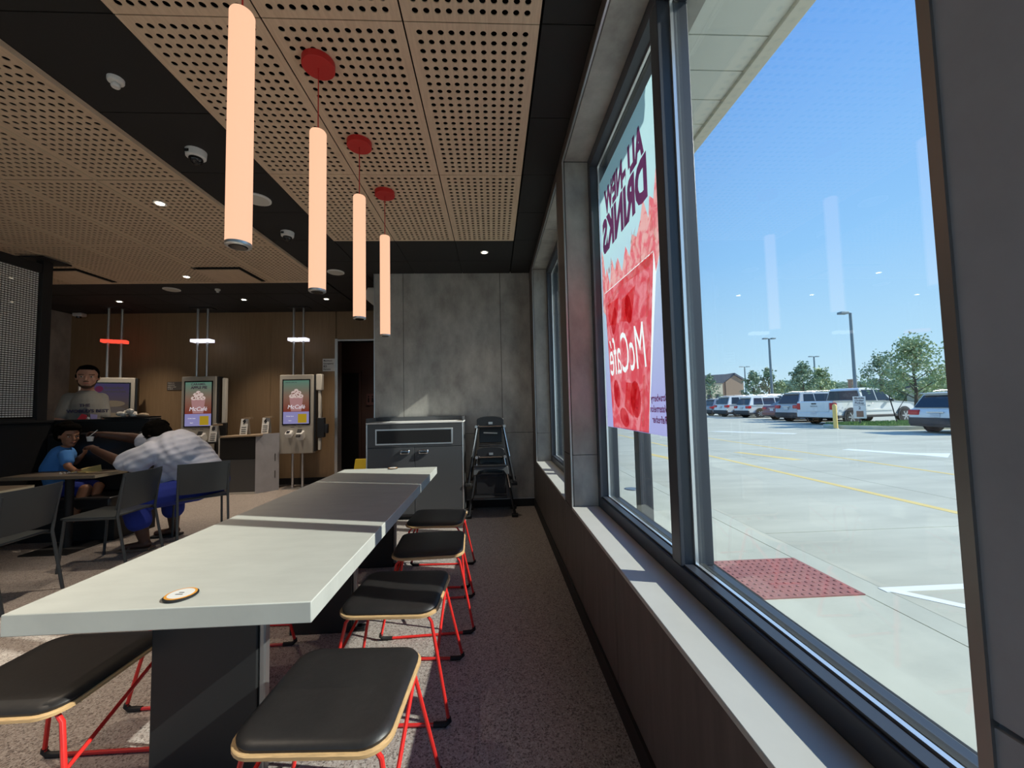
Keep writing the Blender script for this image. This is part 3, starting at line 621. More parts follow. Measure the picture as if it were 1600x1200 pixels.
def kiosk(xc, y, rz, lab, kind, glow):
    k_ = root('order_kiosk', (xc, y, 0), lab, 'kiosk', rz=R(rz))
    def q(name, mb, m, par=None, **kw): return put(name, mb, m, par or k_, world=False, **kw)
    for s in (-1, 1):
        q('pole', MB().tube([(s*.083, .06, 0), (s*.083, .06, ZC-.01)], .019, 12), M['alu'], smooth=True)
        q('light_collar', rbox((s*.083, .06, 2.55), (.15 if kind == 3 else .158, .13, .052)), glow, bevel=.004)
    q('ceiling_plate', rbox((0, .06, ZC-.006), (.36, .16, .012)), M['black'])
    q('floor_plate', rbox((0, .06, .006), (.42, .22, .012)), M['alu'])
    h = q('housing', MB().box(-.2825, .2825, 0, .11, .59, 1.935), body, bevel=.012)
    q('dark_side', MB().box(.284, .315, .02, .12, .62, 1.93), M['blackplastic'], bevel=.004)
    s_ = q('screen_bezel', MB().box(-.234, .234, -.006, -.0005, 1.075, 1.855), M['blackgloss'])
    def pc(name, mb, m, **kw): return put(name, mb, m, s_, world=False, **kw)
    def T(s, size, m, x, z, **kw):
        o = txt('lettering', s, size, m, None, (x, -.0095, z), (1, 0, 0), (0, 0, 1), **kw); o.parent = s_; return o
    dark = emis('dark_print', (.06, .05, .06), .5); lav = emis('lavender_panel', (.34, .32, .62), .5); yel = emis('yellow_panel', (.62, .42, .03), .4); wht = emis('screen_white', (.75, .72, .78), .7)
    if kind == 1:
        pc('screen', MB().box(-.214, .214, -.0075, -.006, 1.095, 1.835), SCR2)
        T('Breakfast', .062, dark, .03, 1.765, bold=.002); T('Sandwiches', .062, dark, .03, 1.705, bold=.002)
        pc('round_emblem', MB().prism([(.05*math.cos(a*.4), .05*math.sin(a*.4)) for a in range(16)], (-.15, -.0075, 1.745), (1, 0, 0), (0, 0, 1), (0, -.001, 0)), emis('plum_print', (.10, .02, .05), .5))
        for i_, (z, w) in enumerate(((1.5, .17), (1.40, .18), (1.30, .17), (1.2, .16))): pc('sandwich_layer', MB().ell((0, -.008, z), (w, .001, .055), 18, 8), emis('sandwich%d' % (i_ % 2), ((.10, .075, .05), (.055, .045, .04))[i_ % 2], .8))
    else:
        pc('screen', MB().box(-.214, .214, -.0075, -.006, 1.30, 1.835), SCR)
        pc('menu_strip', MB().box(-.214, .214, -.0075, -.006, 1.095, 1.30), lav)
        pc('yellow_button', MB().box(.03, .175, -.009, -.0075, 1.11, 1.262), yel)
        cupm = emis('cup_print', (.42, .22, .22), .6); crm = emis('cream_print', (.62, .48, .44), .65)
        pc('cup_picture', MB().prism([(-.085, 0), (.085, 0), (.115, .24), (-.115, .24)], (0, -.0076, 1.31), (1, 0, 0), (0, 0, 1), (0, -.001, 0)), cupm)
        for (a, c, r_) in ((-.07, 0, .05), (0, .01, .06), (.07, 0, .05), (-.04, .06, .045), (.04, .06, .045), (0, .10, .035)): pc('cream_swirl', MB().ell((a, -.0088, 1.565+c), (r_, .001, r_*.7), 14, 6), crm)
        for i_ in range(14): a = random.uniform(-.085, .085); pc('sprinkle', MB().ell((a, -.0103, 1.55+random.uniform(0, .11)), (.010, .0006, .008), 6, 4), emis('brown_print', (.16, .05, .03), .6))
        if kind == 2: T('CARAMEL', .055, dark, 0, 1.80, bold=.001); T('APPLE PIE', .062, dark, .01, 1.742, bold=.003)
        else: T('CARAMEL APPLE PIE', .022, dark, -.09, 1.80)
        T('McCafé', .095, wht, 0, 1.38, shear=.2)
        T('Order here', .026, wht, -.10, 1.225); T('Start', .026, wht, -.10, 1.15)
    q('slot_marks', MB().box(-.09, -.03, -.002, 0, 1.035, 1.041), M['black']); q('slot_marks', MB().box(.03, .09, -.002, 0, 1.035, 1.041), M['black'])
    if kind > 1:
        r_ = q('code_reader', rbox((-.09, -.05, .925), (.11, .11, .09), rx=R(35)), M['white'], bevel=.02); put('reader_glass', rbox((-.09, -.088, .965), (.05, .05, .004), rx=R(35)), M['blackgloss'], r_, world=False)
        r_ = q('card_terminal_cradle', rbox((.105, -.055, .90), (.10, .12, .13), rx=R(25)), M['white'], bevel=.012); put('card_terminal', rbox((.095, -.105, .94), (.07, .022, .15), rx=R(-30)), M['blackplastic'], r_, world=False, bevel=.006)
    else:
        q('side_module', rbox((-.34, .03, 1.79), (.11, .09, .26)), M['white'], bevel=.02)
    if kind == 3:
        q('side_module', rbox((.37, .05, 1.80), (.10, .09, .28)), M['offwhite'], bevel=.012); q('side_bar', rbox((.375, .05, 1.42), (.045, .05, .48)), M['offwhite'], bevel=.006)
        q('black_bracket', rbox((.40, .05, 1.02), (.12, .08, .34)), M['blackplastic'], bevel=.01); q('black_arm', rbox((.47, .05, 1.0), (.09, .06, .16)), M['blackplastic'], bevel=.01)
        q('lower_bar', rbox((.375, .05, .74), (.045, .05, .2)), M['offwhite'], bevel=.006)
    if kind == 2:
        q('side_bar', rbox((.40, .05, 1.52), (.06, .06, .76)), M['offwhite'], bevel=.006); q('black_bracket', rbox((.40, .05, 1.09), (.07, .06, .10)), M['blackplastic'])
        q('lower_bar', rbox((.385, .05, .70), (.05, .05, .30)), M['alu'], bevel=.006)
    return k_
wg = emis('white_collar_light', (.92, .90, 1), 1.0); rg = emis('red_collar_light', (1, .09, .05), .8)
kiosk(-6.34, 6.85, 28, 'leftmost order kiosk, with red light collars and a dark sandwich screen', 1, rg)
kiosk(-4.98, 6.90, 0, 'middle order kiosk, its screen reading CARAMEL APPLE PIE', 2, wg)
kiosk(-3.365, 6.90, 0, 'rightmost order kiosk, its pole feet visible, beside the grey box', 3, wg)
# ================================================================ NUMBER TENTS AND CABINET BY THE KIOSKS
c = root('box_stand', (-4.1, 6.85, 0), 'squat black and grey stand with a white cardboard side between two kiosks', 'cabinet')
gx0, gx1, gy = -4.43, -3.86, 6.62
put('upper_panel', bx(gx0, gx1, gy, gy+.4, .55, .90), M['black'], c); put('lower_panel', bx(gx0-.02, gx1-.006, gy-.012, gy+.4, .03, .548), M['cab'], c)
put('edge_rim', bx(gx0-.03, gx1+.01, gy-.016, gy+.4, .005, .028), M['offwhite'], c); put('edge_rim', bx(gx0-.02, gx0-.001, gy-.003, gy+.01, .55, .90), M['offwhite'], c)
put('cardboard_side', MB().prism([(gx1+.002, gy-.02), (gx1+.235, gy+.25), (gx1+.225, gy+.265), (gx1+.002, gy+.01)], (0, 0, .0), (1, 0, 0), (0, 1, 0), (0, 0, .95)), mat('white_card', (.45, .46, .50), .8, noise_=(5, .15)), c)
put('cardboard_flap', rbox((-4.10, gy+.13, .925), (.62, .34, .03), ry=R(-1.5)), M['card'], c, bevel=.006)
for z in (.55, .27): put('printed_line', rbox((gx1+.196, gy+.197, z), (.012, .004, .12), rz=R(49)), M['cab'], c)
def tent(x, y, z, n_, lab, extra=True):
    h = .26; o = root('number_tent', (x, y, z), lab, 'table number', 'table numbers by the kiosks')
    f = put('front_face', MB().prism([(-.055, 0), (.055, 0), (.055, h), (-.055, h)], (x, y-.05, z), (1, .1, 0), (0, .16, 1), (0, .004, 0)), M['white'], o)
    put('back_face', MB().prism([(-.055, 0), (.055, 0), (.055, h), (-.055, h)], (x, y+.05, z), (1, .1, 0), (0, -.16, 1), (0, .004, 0)), M['offwhite'], o)
    put('cap', rbox((x+.05, y, z+h+.01), (.12, .06, .025)), M['card'], o)
    t_ = txt('lettering', n_, .085, M['black'], f, (x, y-.052+.028, z+h-.055), (1, .1, 0), (0, .16, 1), bold=.004)
    if extra:
        for k in range(4): put('printed_bar', MB().prism([(-.035, 0), (.035, 0), (.035, .012), (-.035, .012)], (x, y-.053+.16*(.02+k*.035), z+.02+k*.032), (1, .1, 0), (0, .16, 1), (0, .001, 0)), M['black'], f)
tent(-4.10, gy+.10, .942, '9', 'white number tent marked 9 on the cardboard lid'); tent(-3.86, gy+.28, .95, '6', 'white number tent marked 6 on the cardboard lid, right of the 9')
sh_ = root('tent_holder', (-4.44, 6.55, .62), 'black and pale holder with number tents beside the middle kiosk', 'holder')
put('holder_back', rbox((-4.55, 6.80, .98), (.20, .02, .32)), M['offwhite'], sh_, bevel=.006); put('holder_pocket', rbox((-4.50, 6.775, 1.04), (.15, .04, .20)), M['black'], sh_, bevel=.006)
put('support_post', bx(-4.60, -4.58, 6.74, 6.76, 0, .9), M['black'], sh_)
put('holder_tray', rbox((-4.56, 6.68, .83), (.22, .16, .03)), M['blackplastic'], sh_)
tent(-4.56, 6.68, .846, '8', 'white number tent marked 8 beside the middle kiosk')
# ================================================================ SIGNS
def sign(name, x0, x1, z0, z1, y, lines, m, tm, lab, size, cat='sign'):
    o = root(name, ((x0+x1)/2, y, (z0+z1)/2), lab, cat)
    put('plate', bx(x0, x1, y-.008, y, z0, z1), m, o, bevel=.002)
    for k, l in enumerate(lines):
        z = z1-(k+.7)*(z1-z0)/(len(lines)+.4); sz = size*(1.5 if l == '83' else 1)
        txt('lettering', l, sz, tm, o, (x0+.015, y-.009, z), (1, 0, 0), (0, 0, 1), align='LEFT', bold=.0005)
sign('occupancy_sign', -3.09, -2.87, 2.02, 2.25, YF-.014, ['Maximum', 'Occupancy', '83', 'Persons'], M['white'], M['black'], 'white occupancy sign reading 83 beside the corridor opening', .04)
sign('wall_plaque', -5.80, -5.54, 1.73, 1.88, YF-.014, ['Notice to', 'customers', 'please order', 'at kiosk'], mat('grey_plaque', (.10, .09, .085), .5), M['offwhite'], 'small dark grey plaque with pale text left of the middle kiosk', .028)
o = root('restroom_sign', (-2.77, 9.03, 1.53), 'small square restroom sign deep in the dark corridor', 'sign'); put('plate', bx(-2.86, -2.68, 9.03, 9.045, 1.41, 1.66), mat('plum_sign', (.22, .10, .09), .5), o)
for dx, w in ((-.045, .018), (.045, .022)):
    put('figure', MB().prism([(-w, 0), (w, 0), (w*.8, .10), (-w*.8, .10)], (-2.77+dx, 9.028, 1.47), (1, 0, 0), (0, 0, 1), (0, -.002, 0)), M['black'], o); put('figure_head', MB().ell((-2.77+dx, 9.027, 1.60), (.018, .003, .018), 10, 6), M['black'], o)
ys_ = root('wet_floor_sign', (-2.28, 6.9, 0), 'yellow floor sign beyond the waste cabinet', 'sign')
for s in (-1, 1): put('leaf', MB().prism([(-.13, 0), (.13, 0), (.09, .47), (-.09, .47)], (-2.28, 6.9+s*.12, 0), (1, 0, 0), (0, -s*.22, 1), (0, .012, 0)), mat('safety_yellow', (.75, .55, .03), .5), ys_, bevel=.004)
# ================================================================ DIVIDER, SCREEN, BOOTH
dv = root('divider_wall', (-4.6, 4.8, 0), 'black half-height divider wall behind the booth with a flat cap', 'divider')
put('panel', bx(-5.14, -3.98, 4.76, 4.88, 0, 1.245), M['black'], dv, bevel=.004); put('cap', bx(-5.16, -3.96, 4.74, 4.90, 1.245, 1.272), M['black'], dv, bevel=.004)
put('side_panel', bx(-5.14, -5.02, 1.2, 4.76, 0, 1.245), M['black'], dv, bevel=.004); put('side_cap', bx(-5.16, -5.0, 1.2, 4.74, 1.245, 1.272), M['black'], dv, bevel=.004)
ps = root('perforated_screen', (-5.08, 3.2, 1.272), 'tall black-framed screen dotted with pale perforations, standing on the divider', 'screen')
put('end_post', bx(-5.12, -5.04, 4.60, 4.70, 1.272, ZC-.03), M['black'], ps, bevel=.003); put('ceiling_plate', bx(-5.22, -4.94, 4.5, 4.8, ZC-.045, ZC-.030), M['black'], ps)
put('top_bar', bx(-5.11, -5.05, 1.2, 4.60, 2.93, 3.03), M['black'], ps); put('bottom_bar', bx(-5.11, -5.05, 1.2, 4.60, 1.272, 1.30), M['black'], ps)
fr = MB(); yy = 2.4
while yy < 4.585:
    z = 1.315
    while z < 2.915:
        fr.box(-5.083, -5.079, yy, yy+.0205, z, z+.0150); z += .0235
    yy += .0275
put('perforations', fr, mat('frit_white', (.85, .86, .82), .6, emit=None), ps, kind='stuff')
put('mesh_sheet', bx(-5.0875, -5.0835, 1.2, 4.60, 1.30, 2.93), glass_mat('smoked_glass', (.25, .24, .22)), ps)
bo = root('booth_bench', (-4.5, 4.5, 0), 'black upholstered booth bench against the divider', 'bench')
put('seat', bx(-5.0, -4.0, 4.34, 4.755, .34, .46), M['blackplastic'], bo, bevel=.02); put('bench_base', bx(-4.98, -4.02, 4.42, 4.755, 0, .34), M['black'], bo); put('back_cushion', bx(-5.0, -4.0, 4.67, 4.755, .47, 1.12), M['blackplastic'], bo, bevel=.02)
def dtable(x0, x1, y0, y1, lab):
    o = root('dining_table', ((x0+x1)/2, (y0+y1)/2, 0), lab, 'table')
    put('tabletop', bx(x0, x1, y0, y1, .705, .74), M['ptable'], o, bevel=.004); 
    put('front_edge', bx(x0+.01, x1-.01, y0-.003, y0-.0004, .708, .736), M['ptable'], o); put('end_edge', bx(x1+.0004, x1+.003, y0+.01, y1-.01, .708, .736), M['ptable_e'], o)
    xc, yc = (x0+x1)/2+.03, (y0+y1)/2
    put('column', MB().tube([(xc, yc, .012), (xc, yc, .704)], .035, 12), M['black'], o, smooth=True); put('base_plate', bx(xc-.22, xc+.22, yc-.22, yc+.22, 0, .012), M['black'], o)
dtable(-4.74, -3.88, 4.04, 4.40, 'greige dining table where the child and the adult in white sit'); dtable(-4.80, -3.90, 2.97, 3.57, 'light-edged dining table at the left edge of the photo')
# chairs
def make_chair(lab, loc, rz):
    "local: faces -y ... the back stands at +y"
    c = root('dining_chair', loc, lab, 'chair', 'charcoal dining chairs', rz=R(rz))
    def q(n, mb, m, **kw): return put(n, mb, m, c, world=False, **kw)
    q('seat', MB().box(-.21, .21, -.22, .20, .435, .452), M['chair'], bevel=.006)
    vs_ = []; N = 9
    for i_ in range(N):
        u_ = -1+2*i_/(N-1); x = u_*.215; yb = .235-.03*u_*u_
        for z, dy in ((.50, 0), (.56, .012), (.79, .055), (.81, .057)): vs_ += [(x, yb+dy-.006, z), (x, yb+dy+.006, z)]
    fs = []
    for i_ in range(N-1):
        a, b2 = i_*8, (i_+1)*8
        for k in range(3):
            fs += [(a+2*k, b2+2*k, b2+2*k+2, a+2*k+2), (a+2*k+1, a+2*k+3, b2+2*k+3, b2+2*k+1)]
        fs += [(a, a+1, b2+1, b2), (a+6, b2+6, b2+7, a+7)]
    for e0 in (0, (N-1)*8):
        for k in range(3): fs.append((e0+2*k, e0+2*k+2, e0+2*k+3, e0+2*k+1))
    q('backrest', MB().add(vs_, fs), M['chair'], smooth=True)
    for s in (-1, 1):
        q('leg', MB().tube([(s*.205, .30, .0), (s*.205, .215, .44), (s*.205, .235, .62), (s*.205, .262, .78)], .011, 8), M['chair'], smooth=True)
        q('leg', MB().tube([(s*.215, -.22, .0), (s*.205, -.19, .43)], .011, 8), M['chair'], smooth=True)
        q('side_rail', MB().tube([(s*.205, -.19, .43), (s*.205, .21, .43)], .009, 8), M['chair'], smooth=True)
    return c
ch = make_chair('charcoal chair at the near corner of the dining table, empty', (-3.47, 3.78, 0), -86)
def chair(x, y, rz, lab):
    o = copy_tree(ch); o.location = (x, y, 0); o.rotation_euler.z = R(rz); o['label'] = lab
chair(-3.14, 4.415, -139, 'charcoal chair under the person in the white shirt')
chair(-3.60, 3.02, -84, 'charcoal chair at the left edge of the photo, beside the light-edged table')
# ================================================================ POSTER ON THE GLASS
XP = .757
def pmat(name, c, c2=None, nz=(9, .5), tr=.85, zr=None):
    "printed vinyl: daylight behind shows through it"
    m = bpy.data.materials.new(name); m.use_nodes = True; n = m.node_tree; n.nodes.clear(); L = n.links.new
    d_ = n.nodes.new('ShaderNodeBsdfDiffuse'); t_ = n.nodes.new('ShaderNodeBsdfTranslucent'); mx = n.nodes.new('ShaderNodeMixShader'); o = n.nodes.new('ShaderNodeOutputMaterial')
    mx.inputs[0].default_value = tr; L(d_.outputs[0], mx.inputs[1]); L(t_.outputs[0], mx.inputs[2]); L(mx.outputs[0], o.inputs[0])
    g = n.nodes.new('ShaderNodeNewGeometry'); cr_ = n.nodes.new('ShaderNodeValToRGB')
    if zr:
        s_ = n.nodes.new('ShaderNodeSeparateXYZ'); mr = n.nodes.new('ShaderNodeMapRange'); L(g.outputs['Position'], s_.inputs[0]); L(s_.outputs['Z'], mr.inputs[0]); mr.inputs[1].default_value, mr.inputs[2].default_value = zr; L(mr.outputs[0], cr_.inputs[0])
    else:
        nz_ = n.nodes.new('ShaderNodeTexNoise'); nz_.inputs['Scale'].default_value = nz[0]; nz_.inputs['Detail'].default_value = 5; nz_.inputs['Distortion'].default_value = 1.2; L(g.outputs['Position'], nz_.inputs[0]); L(nz_.outputs['Fac'], cr_.inputs[0])
        cr_.color_ramp.elements[0].position = .42; cr_.color_ramp.elements[1].position = .62
    cr_.color_ramp.elements[0].color = lin(c)+[1]; cr_.color_ramp.elements[1].color = lin(c2 or c)+[1]
    for x in (d_, t_): L(cr_.outputs[0], x.inputs[0])
    return m
po = root('drinks_poster', (XP, 2.1, 1.17), 'large drinks poster on the window glass, its lettering reversed, with a red iced drink', 'poster')
PY0, PY1, PZ0, PZ1 = 1.655, 2.60, 1.17, 2.83
def outlines(body, size, y, z, kw_):
    "letter outlines as closed loops"
    cu = bpy.data.curves.new('t', 'FONT'); cu.body = body; cu.size = size; cu.align_x = 'CENTER'; cu.align_y = 'CENTER'; cu.resolution_u = 3; cu.shear = kw_.get('shear', 0); cu.offset = kw_.get('bold', 0)
    t_ = bpy.data.objects.new('t', cu); COL.objects.link(t_); me = bpy.data.meshes.new_from_object(t_.evaluated_get(bpy.context.evaluated_depsgraph_get())); bpy.data.objects.remove(t_); sx_ = kw_.get('sx', 1)
    bm = bmesh.new(); bm.from_mesh(me); bmesh.ops.remove_doubles(bm, verts=bm.verts, dist=1e-5); seen = set(); out = []
    for e_ in bm.edges:
        if not e_.is_boundary or e_ in seen: continue
        loop = [e_.verts[0]]; v = e_.verts[1]; seen.add(e_)
        while v is not loop[0]:
            loop.append(v); nx = [x for x in v.link_edges if x.is_boundary and x not in seen]
            if not nx: break
            seen.add(nx[0]); v = nx[0].other_vert(v)
        out.append([(q.co.x*sx_+y, q.co.y+z) for q in loop])
    bm.free(); return out
LAY = [0]
def layer(name, polys, m, k, text=None):
    "flat print; inner outlines and letters are left open"
    LAY[0] += 1; k = k+.012*LAY[0]      # every print on a film of its own
    if text: polys = list(polys)+outlines(*text)
    cc = bpy.data.curves.new(name, 'CURVE'); cc.dimensions = '2D'; cc.fill_mode = 'BOTH'
    for poly in polys:
        sp_ = cc.splines.new('POLY'); sp_.points.add(len(poly)-1); sp_.use_cyclic_u = True
        for p_, (a_, b_) in zip(sp_.points, poly): p_.co = (a_, b_, 0, 1)
    t_ = bpy.data.objects.new(name, cc); COL.objects.link(t_); me = bpy.data.meshes.new_from_object(t_.evaluated_get(bpy.context.evaluated_depsgraph_get())); bpy.data.objects.remove(t_)
    me.transform(Matrix(((0, 0, 1, XP-.0006*k-po.location.x), (1, 0, 0, -po.location.y), (0, 1, 0, -po.location.z), (0, 0, 0, 1)))); me.materials.clear(); me.materials.append(m)
    o = bpy.data.objects.new(name, me); COL.objects.link(o); o.parent = po; return o
put('sheet', MB().add([(XP, PY0, PZ0), (XP, PY1, PZ0), (XP, PY1, PZ1), (XP, PY0, PZ1)], [(0, 1, 2, 3)]), pmat('poster_sheet', (.66, .66, .66)), po)
red_ = pmat('drink_red', (.86, .10, .13), (.98, .30, .34)); pk = pmat('drink_pink', (1, .52, .50), (.95, .20, .24), nz=(14, 1)); dk = pmat('berry_red', (.78, .16, .20), (.90, .28, .30)); pale = pmat('splash_white', (1, .93, .90), (1, .62, .60), nz=(18, 1)); plum = pmat('plum_letters', (.30, .06, .16), (.24, .05, .14))
cupo = [(2.47, 1.172), (1.90, 1.172), (1.76, 2.02), (2.56, 2.05)]
spl = [(2.598, 1.94), (2.542, 1.90), (2.563, 2.055), (1.757, 2.025), (1.742, 1.92), (1.70, 1.98), (1.67, 2.10), (1.657, 2.42), (1.70, 2.38), (1.735, 2.26), (1.78, 2.30), (1.80, 2.20), (1.86, 2.33), (1.90, 2.24), (1.96, 2.18), (2.02, 2.22), (2.07, 2.12), (2.13, 2.20), (2.20, 2.08), (2.27, 2.19), (2.33, 2.13), (2.38, 2.22), (2.44, 2.08), (2.49, 2.20), (2.53, 2.16), (2.56, 2.30), (2.598, 2.36)]
hole = [(2.47, 1.176), (1.90, 1.176), (1.742, 1.91)]+[(min(max(a, PY0+.004), PY1-.004), b) for a, b in spl[5:]]+[(2.596, 1.94), (2.535, 1.90)]
layer('ground_tint', [[(PY0, PZ0), (PY1, PZ0), (PY1, PZ1), (PY0, PZ1)], hole], pmat('poster_ground', (.50, .48, .84), (.62, .88, .92), zr=(1.3, 2.35)), 1)
layer('cup', [cupo], red_, 2, ('McCafé', .34, 2.185, 1.60, dict(shear=.22, sx=.58)))
layer('splash', [spl], pk, 2)
def leaf_(cy_, cz_, a, b, rot): return [(cy_+a*math.cos(t)*math.cos(rot)-b*math.sin(t)*math.sin(rot), cz_+a*math.cos(t)*math.sin(rot)+b*math.sin(t)*math.cos(rot)) for t in (2*math.pi*k/18 for k in range(18))]
for nm, pg, m_, k in (('ice_streak', [(1.80, 1.97), (2.2, 2.0), (2.54, 1.93), (2.55, 1.97), (2.2, 2.035), (1.78, 2.02)], pale, 3), ('ice_streak', [(1.80, 1.92), (1.84, 1.92), (1.88, 1.74), (1.85, 1.74)], pale, 3), ('ice_streak', [(1.91, 1.46), (1.945, 1.46), (1.985, 1.20), (1.955, 1.20)], pale, 3), ('ice_block', [(2.0, 1.94), (2.22, 1.92), (2.25, 1.80), (2.08, 1.76)], pk, 3), ('ice_block', [(2.28, 1.95), (2.50, 1.96), (2.47, 1.82), (2.33, 1.80)], pk, 3), ('ice_block', [(2.02, 1.42), (2.20, 1.44), (2.24, 1.30), (2.10, 1.24)], pk, 3),
    ('strawberry', leaf_(2.12, 1.84, .085, .05, 1.3), dk, 4), ('strawberry', leaf_(2.38, 1.83, .085, .045, 1.9), dk, 4), ('strawberry', leaf_(2.06, 1.34, .10, .075, 1.4), dk, 4), ('strawberry', leaf_(2.37, 1.38, .09, .055, 1.2), dk, 4), ('strawberry', leaf_(2.25, 1.24, .08, .05, .4), dk, 4),
    ('cup_rim', [(1.78, 2.045), (1.752, 2.02), (1.765, 1.99), (1.81, 1.995)], pale, 5)): layer(nm, [pg], m_, k)
for k in range(16):
    y_, z_ = random.uniform(1.72, 2.5), random.uniform(1.96, 2.2); layer('splash_streak', [[(y_, z_), (y_+random.uniform(.02, .05), z_+.01), (y_+random.uniform(-.05, .05), z_+random.uniform(.05, .12))]], pale, 3)
for k in range(46):
    y_, z_ = random.uniform(1.9, 2.46), random.choice((random.uniform(1.2, 1.46), random.uniform(1.74, 1.98))); r_ = random.uniform(.003, .007); layer('droplet', [[(y_+r_*math.cos(a*1.047), z_+r_*math.sin(a*1.047)) for a in range(6)]], pale, 5)
def ptx(s_, size, y, z, **k2): return layer('lettering', [], plum, 6, (s_, size, y, z, k2))
ptx('ALL-NEW', .215, 2.15, 2.615, bold=.012, sx=.70); ptx('DRINKS', .285, 2.165, 2.405, bold=.016, sx=.76)
for k, s_ in enumerate(('Strawberry', 'Watermelon', 'Refresher')): ptx(s_, .046, 1.765, 1.34-.05*k, bold=.0012, sx=.85)
# ================================================================ TRAY AND FOOD ON THE DIVIDER
tr = root('food_tray', (-4.2, 4.82, 1.272), 'dark food tray on top of the divider beside the standing man', 'tray')
put('tray_base', bx(-4.42, -4.02, 4.70, 4.95, 1.273, 1.281), M['blackplastic'], tr, bevel=.003)
for a in ((-4.43, -4.01, 4.69, 4.70), (-4.43, -4.01, 4.95, 4.96), (-4.43, -4.42, 4.70, 4.95), (-4.02, -4.01, 4.70, 4.95)): put('rim', bx(*a, 1.277, 1.292), M['blackplastic'], tr)
w_ = root('paper_wrap', (-4.25, 4.82, 1.281), 'crumpled pale paper wrapper on the food tray', 'wrapper')
cb = MB()
for k in range(9): cb.ell((-4.25+random.uniform(-.07, .07), 4.82+random.uniform(-.05, .05), 1.31+random.uniform(-.01, .045)), (random.uniform(.02, .045), .03, random.uniform(.015, .035)), 7, 5, Matrix.Rotation(random.uniform(0, 3), 3, 'X'))
put('crumpled_paper', cb, M['offwhite'], w_)
w_ = root('sandwich', (-4.1, 4.82, 1.281), 'half-eaten sandwich on the right end of the food tray', 'food')
put('bun', MB().ell((-4.10, 4.82, 1.305), (.055, .05, .028), 14, 8), M['card'], w_, smooth=True); put('filling', MB().ell((-4.10, 4.82, 1.293), (.058, .053, .010), 14, 6), mat('filling', (.15, .07, .03), .6), w_, smooth=True)
# ================================================================ PEOPLE
def limb(b, pts, rs):
    for (p, q), (r0, r1) in zip(zip(pts, pts[1:]), zip(rs, rs[1:])): b.cap(p, q, r0, r1, 12)
def frame(fwd, upv):
    f = Vector(fwd).normalized(); u_ = (Vector(upv)-f*Vector(upv).dot(f)).normalized(); s_ = f.cross(u_)   # s_: the person's right
    return f, u_, s_
def head(b, c, fwd, upv, s):
    "skull, jaw, nose, ears, brow; s = head height"
    f, u_, r_ = frame(fwd, upv); Rm = Matrix((f, -r_, u_)).transposed(); c = Vector(c); g = lambda a, l, z: c+f*(a*s)+r_*(l*s)+u_*(z*s)
    b.ell(g(-.04, 0, .10), (s*.40, s*.335, s*.40), 16, 10, Rm); b.ell(g(.10, 0, -.18), (s*.28, s*.27, s*.32), 14, 9, Rm)
    b.ell(g(.24, 0, -.40), (s*.13, s*.15, s*.10), 12, 8, Rm)
    b.cap(g(.36, 0, .05), g(.46, 0, -.13), s*.035, s*.055, 10); b.ell(g(.34, 0, .07), (s*.06, s*.22, s*.04), 12, 8, Rm)
    b.ell(g(.36, 0, -.27), (s*.05, s*.12, s*.035), 12, 8, Rm)
    for q in (-1, 1): b.ell(g(-.02, q*.34, -.04), (s*.07, s*.03, s*.11), 10, 8, Rm); b.ell(g(.26, q*.17, -.12), (s*.1, s*.09, s*.1), 10, 8, Rm)
def face(par, c, fwd, upv, s, hairm, mouth=(.25, .06, .05), brows=True):
    f, u_, r_ = frame(fwd, upv); Rm = Matrix((f, -r_, u_)).transposed(); c = Vector(c); g = lambda a, l, z: c+f*(a*s)+r_*(l*s)+u_*(z*s)
    for q in (-1, 1):
        put('eye', MB().ell(g(.325, q*.145, .005), (s*.03, s*.055, s*.028), 12, 8, Rm), M['offwhite'], par, smooth=True)
        put('iris', MB().ell(g(.350, q*.145, .005), (s*.012, s*.024, s*.024), 10, 6, Rm), M['black'], par, smooth=True)
        if brows: put('eyebrow', MB().cap(g(.37, q*.08, .085), g(.335, q*.23, .095), s*.018, s*.014, 8), hairm, par, smooth=True)
    put('lips', MB().ell(g(.405, 0, -.27), (s*.018, s*.095, s*.022), 12, 6, Rm), mat('lips_%d' % int(mouth[0]*1000), mouth, .5), par, smooth=True)
def hand(b, wrist, d, palm_n, s=1.0, curl=.5):
    "palm and five fingers; d = pointing direction, palm_n = out of the palm"
    d = Vector(d).normalized(); n_ = (Vector(palm_n)-d*Vector(palm_n).dot(d)).normalized(); side = d.cross(n_); w = Vector(wrist)
    b.cap(w, w+d*.03*s, .026*s, .028*s); Rm = Matrix((d, side, n_)).transposed(); b.ell(w+d*.06*s, (.052*s, .041*s, .017*s), 12, 8, Rm)
    for k, (o_, L_) in enumerate(((-.030, .070), (-.010, .080), (.010, .075), (.029, .058))):
        p0 = w+d*.095*s+side*o_*s; a = curl; p1 = p0+(d*math.cos(a)+n_*math.sin(a))*L_*.5*s; p2 = p1+(d*math.cos(a*2.2)+n_*math.sin(a*2.2))*L_*.5*s
        b.cap(w+d*.07*s+side*o_*s, p0, .0095*s, .0095*s, 8); b.cap(p0, p1, .0092*s, .0085*s, 8); b.cap(p1, p2, .0085*s, .0075*s, 8)
    t0 = w+d*.035*s-side*.032*s; t1 = t0+(d*.6-side*.6+n_*.4)*.04*s; t2 = t1+(d*.8+n_*.55)*.035*s
    b.cap(t0, t1, .012*s, .0105*s, 8); b.cap(t1, t2, .0105*s, .009*s, 8)
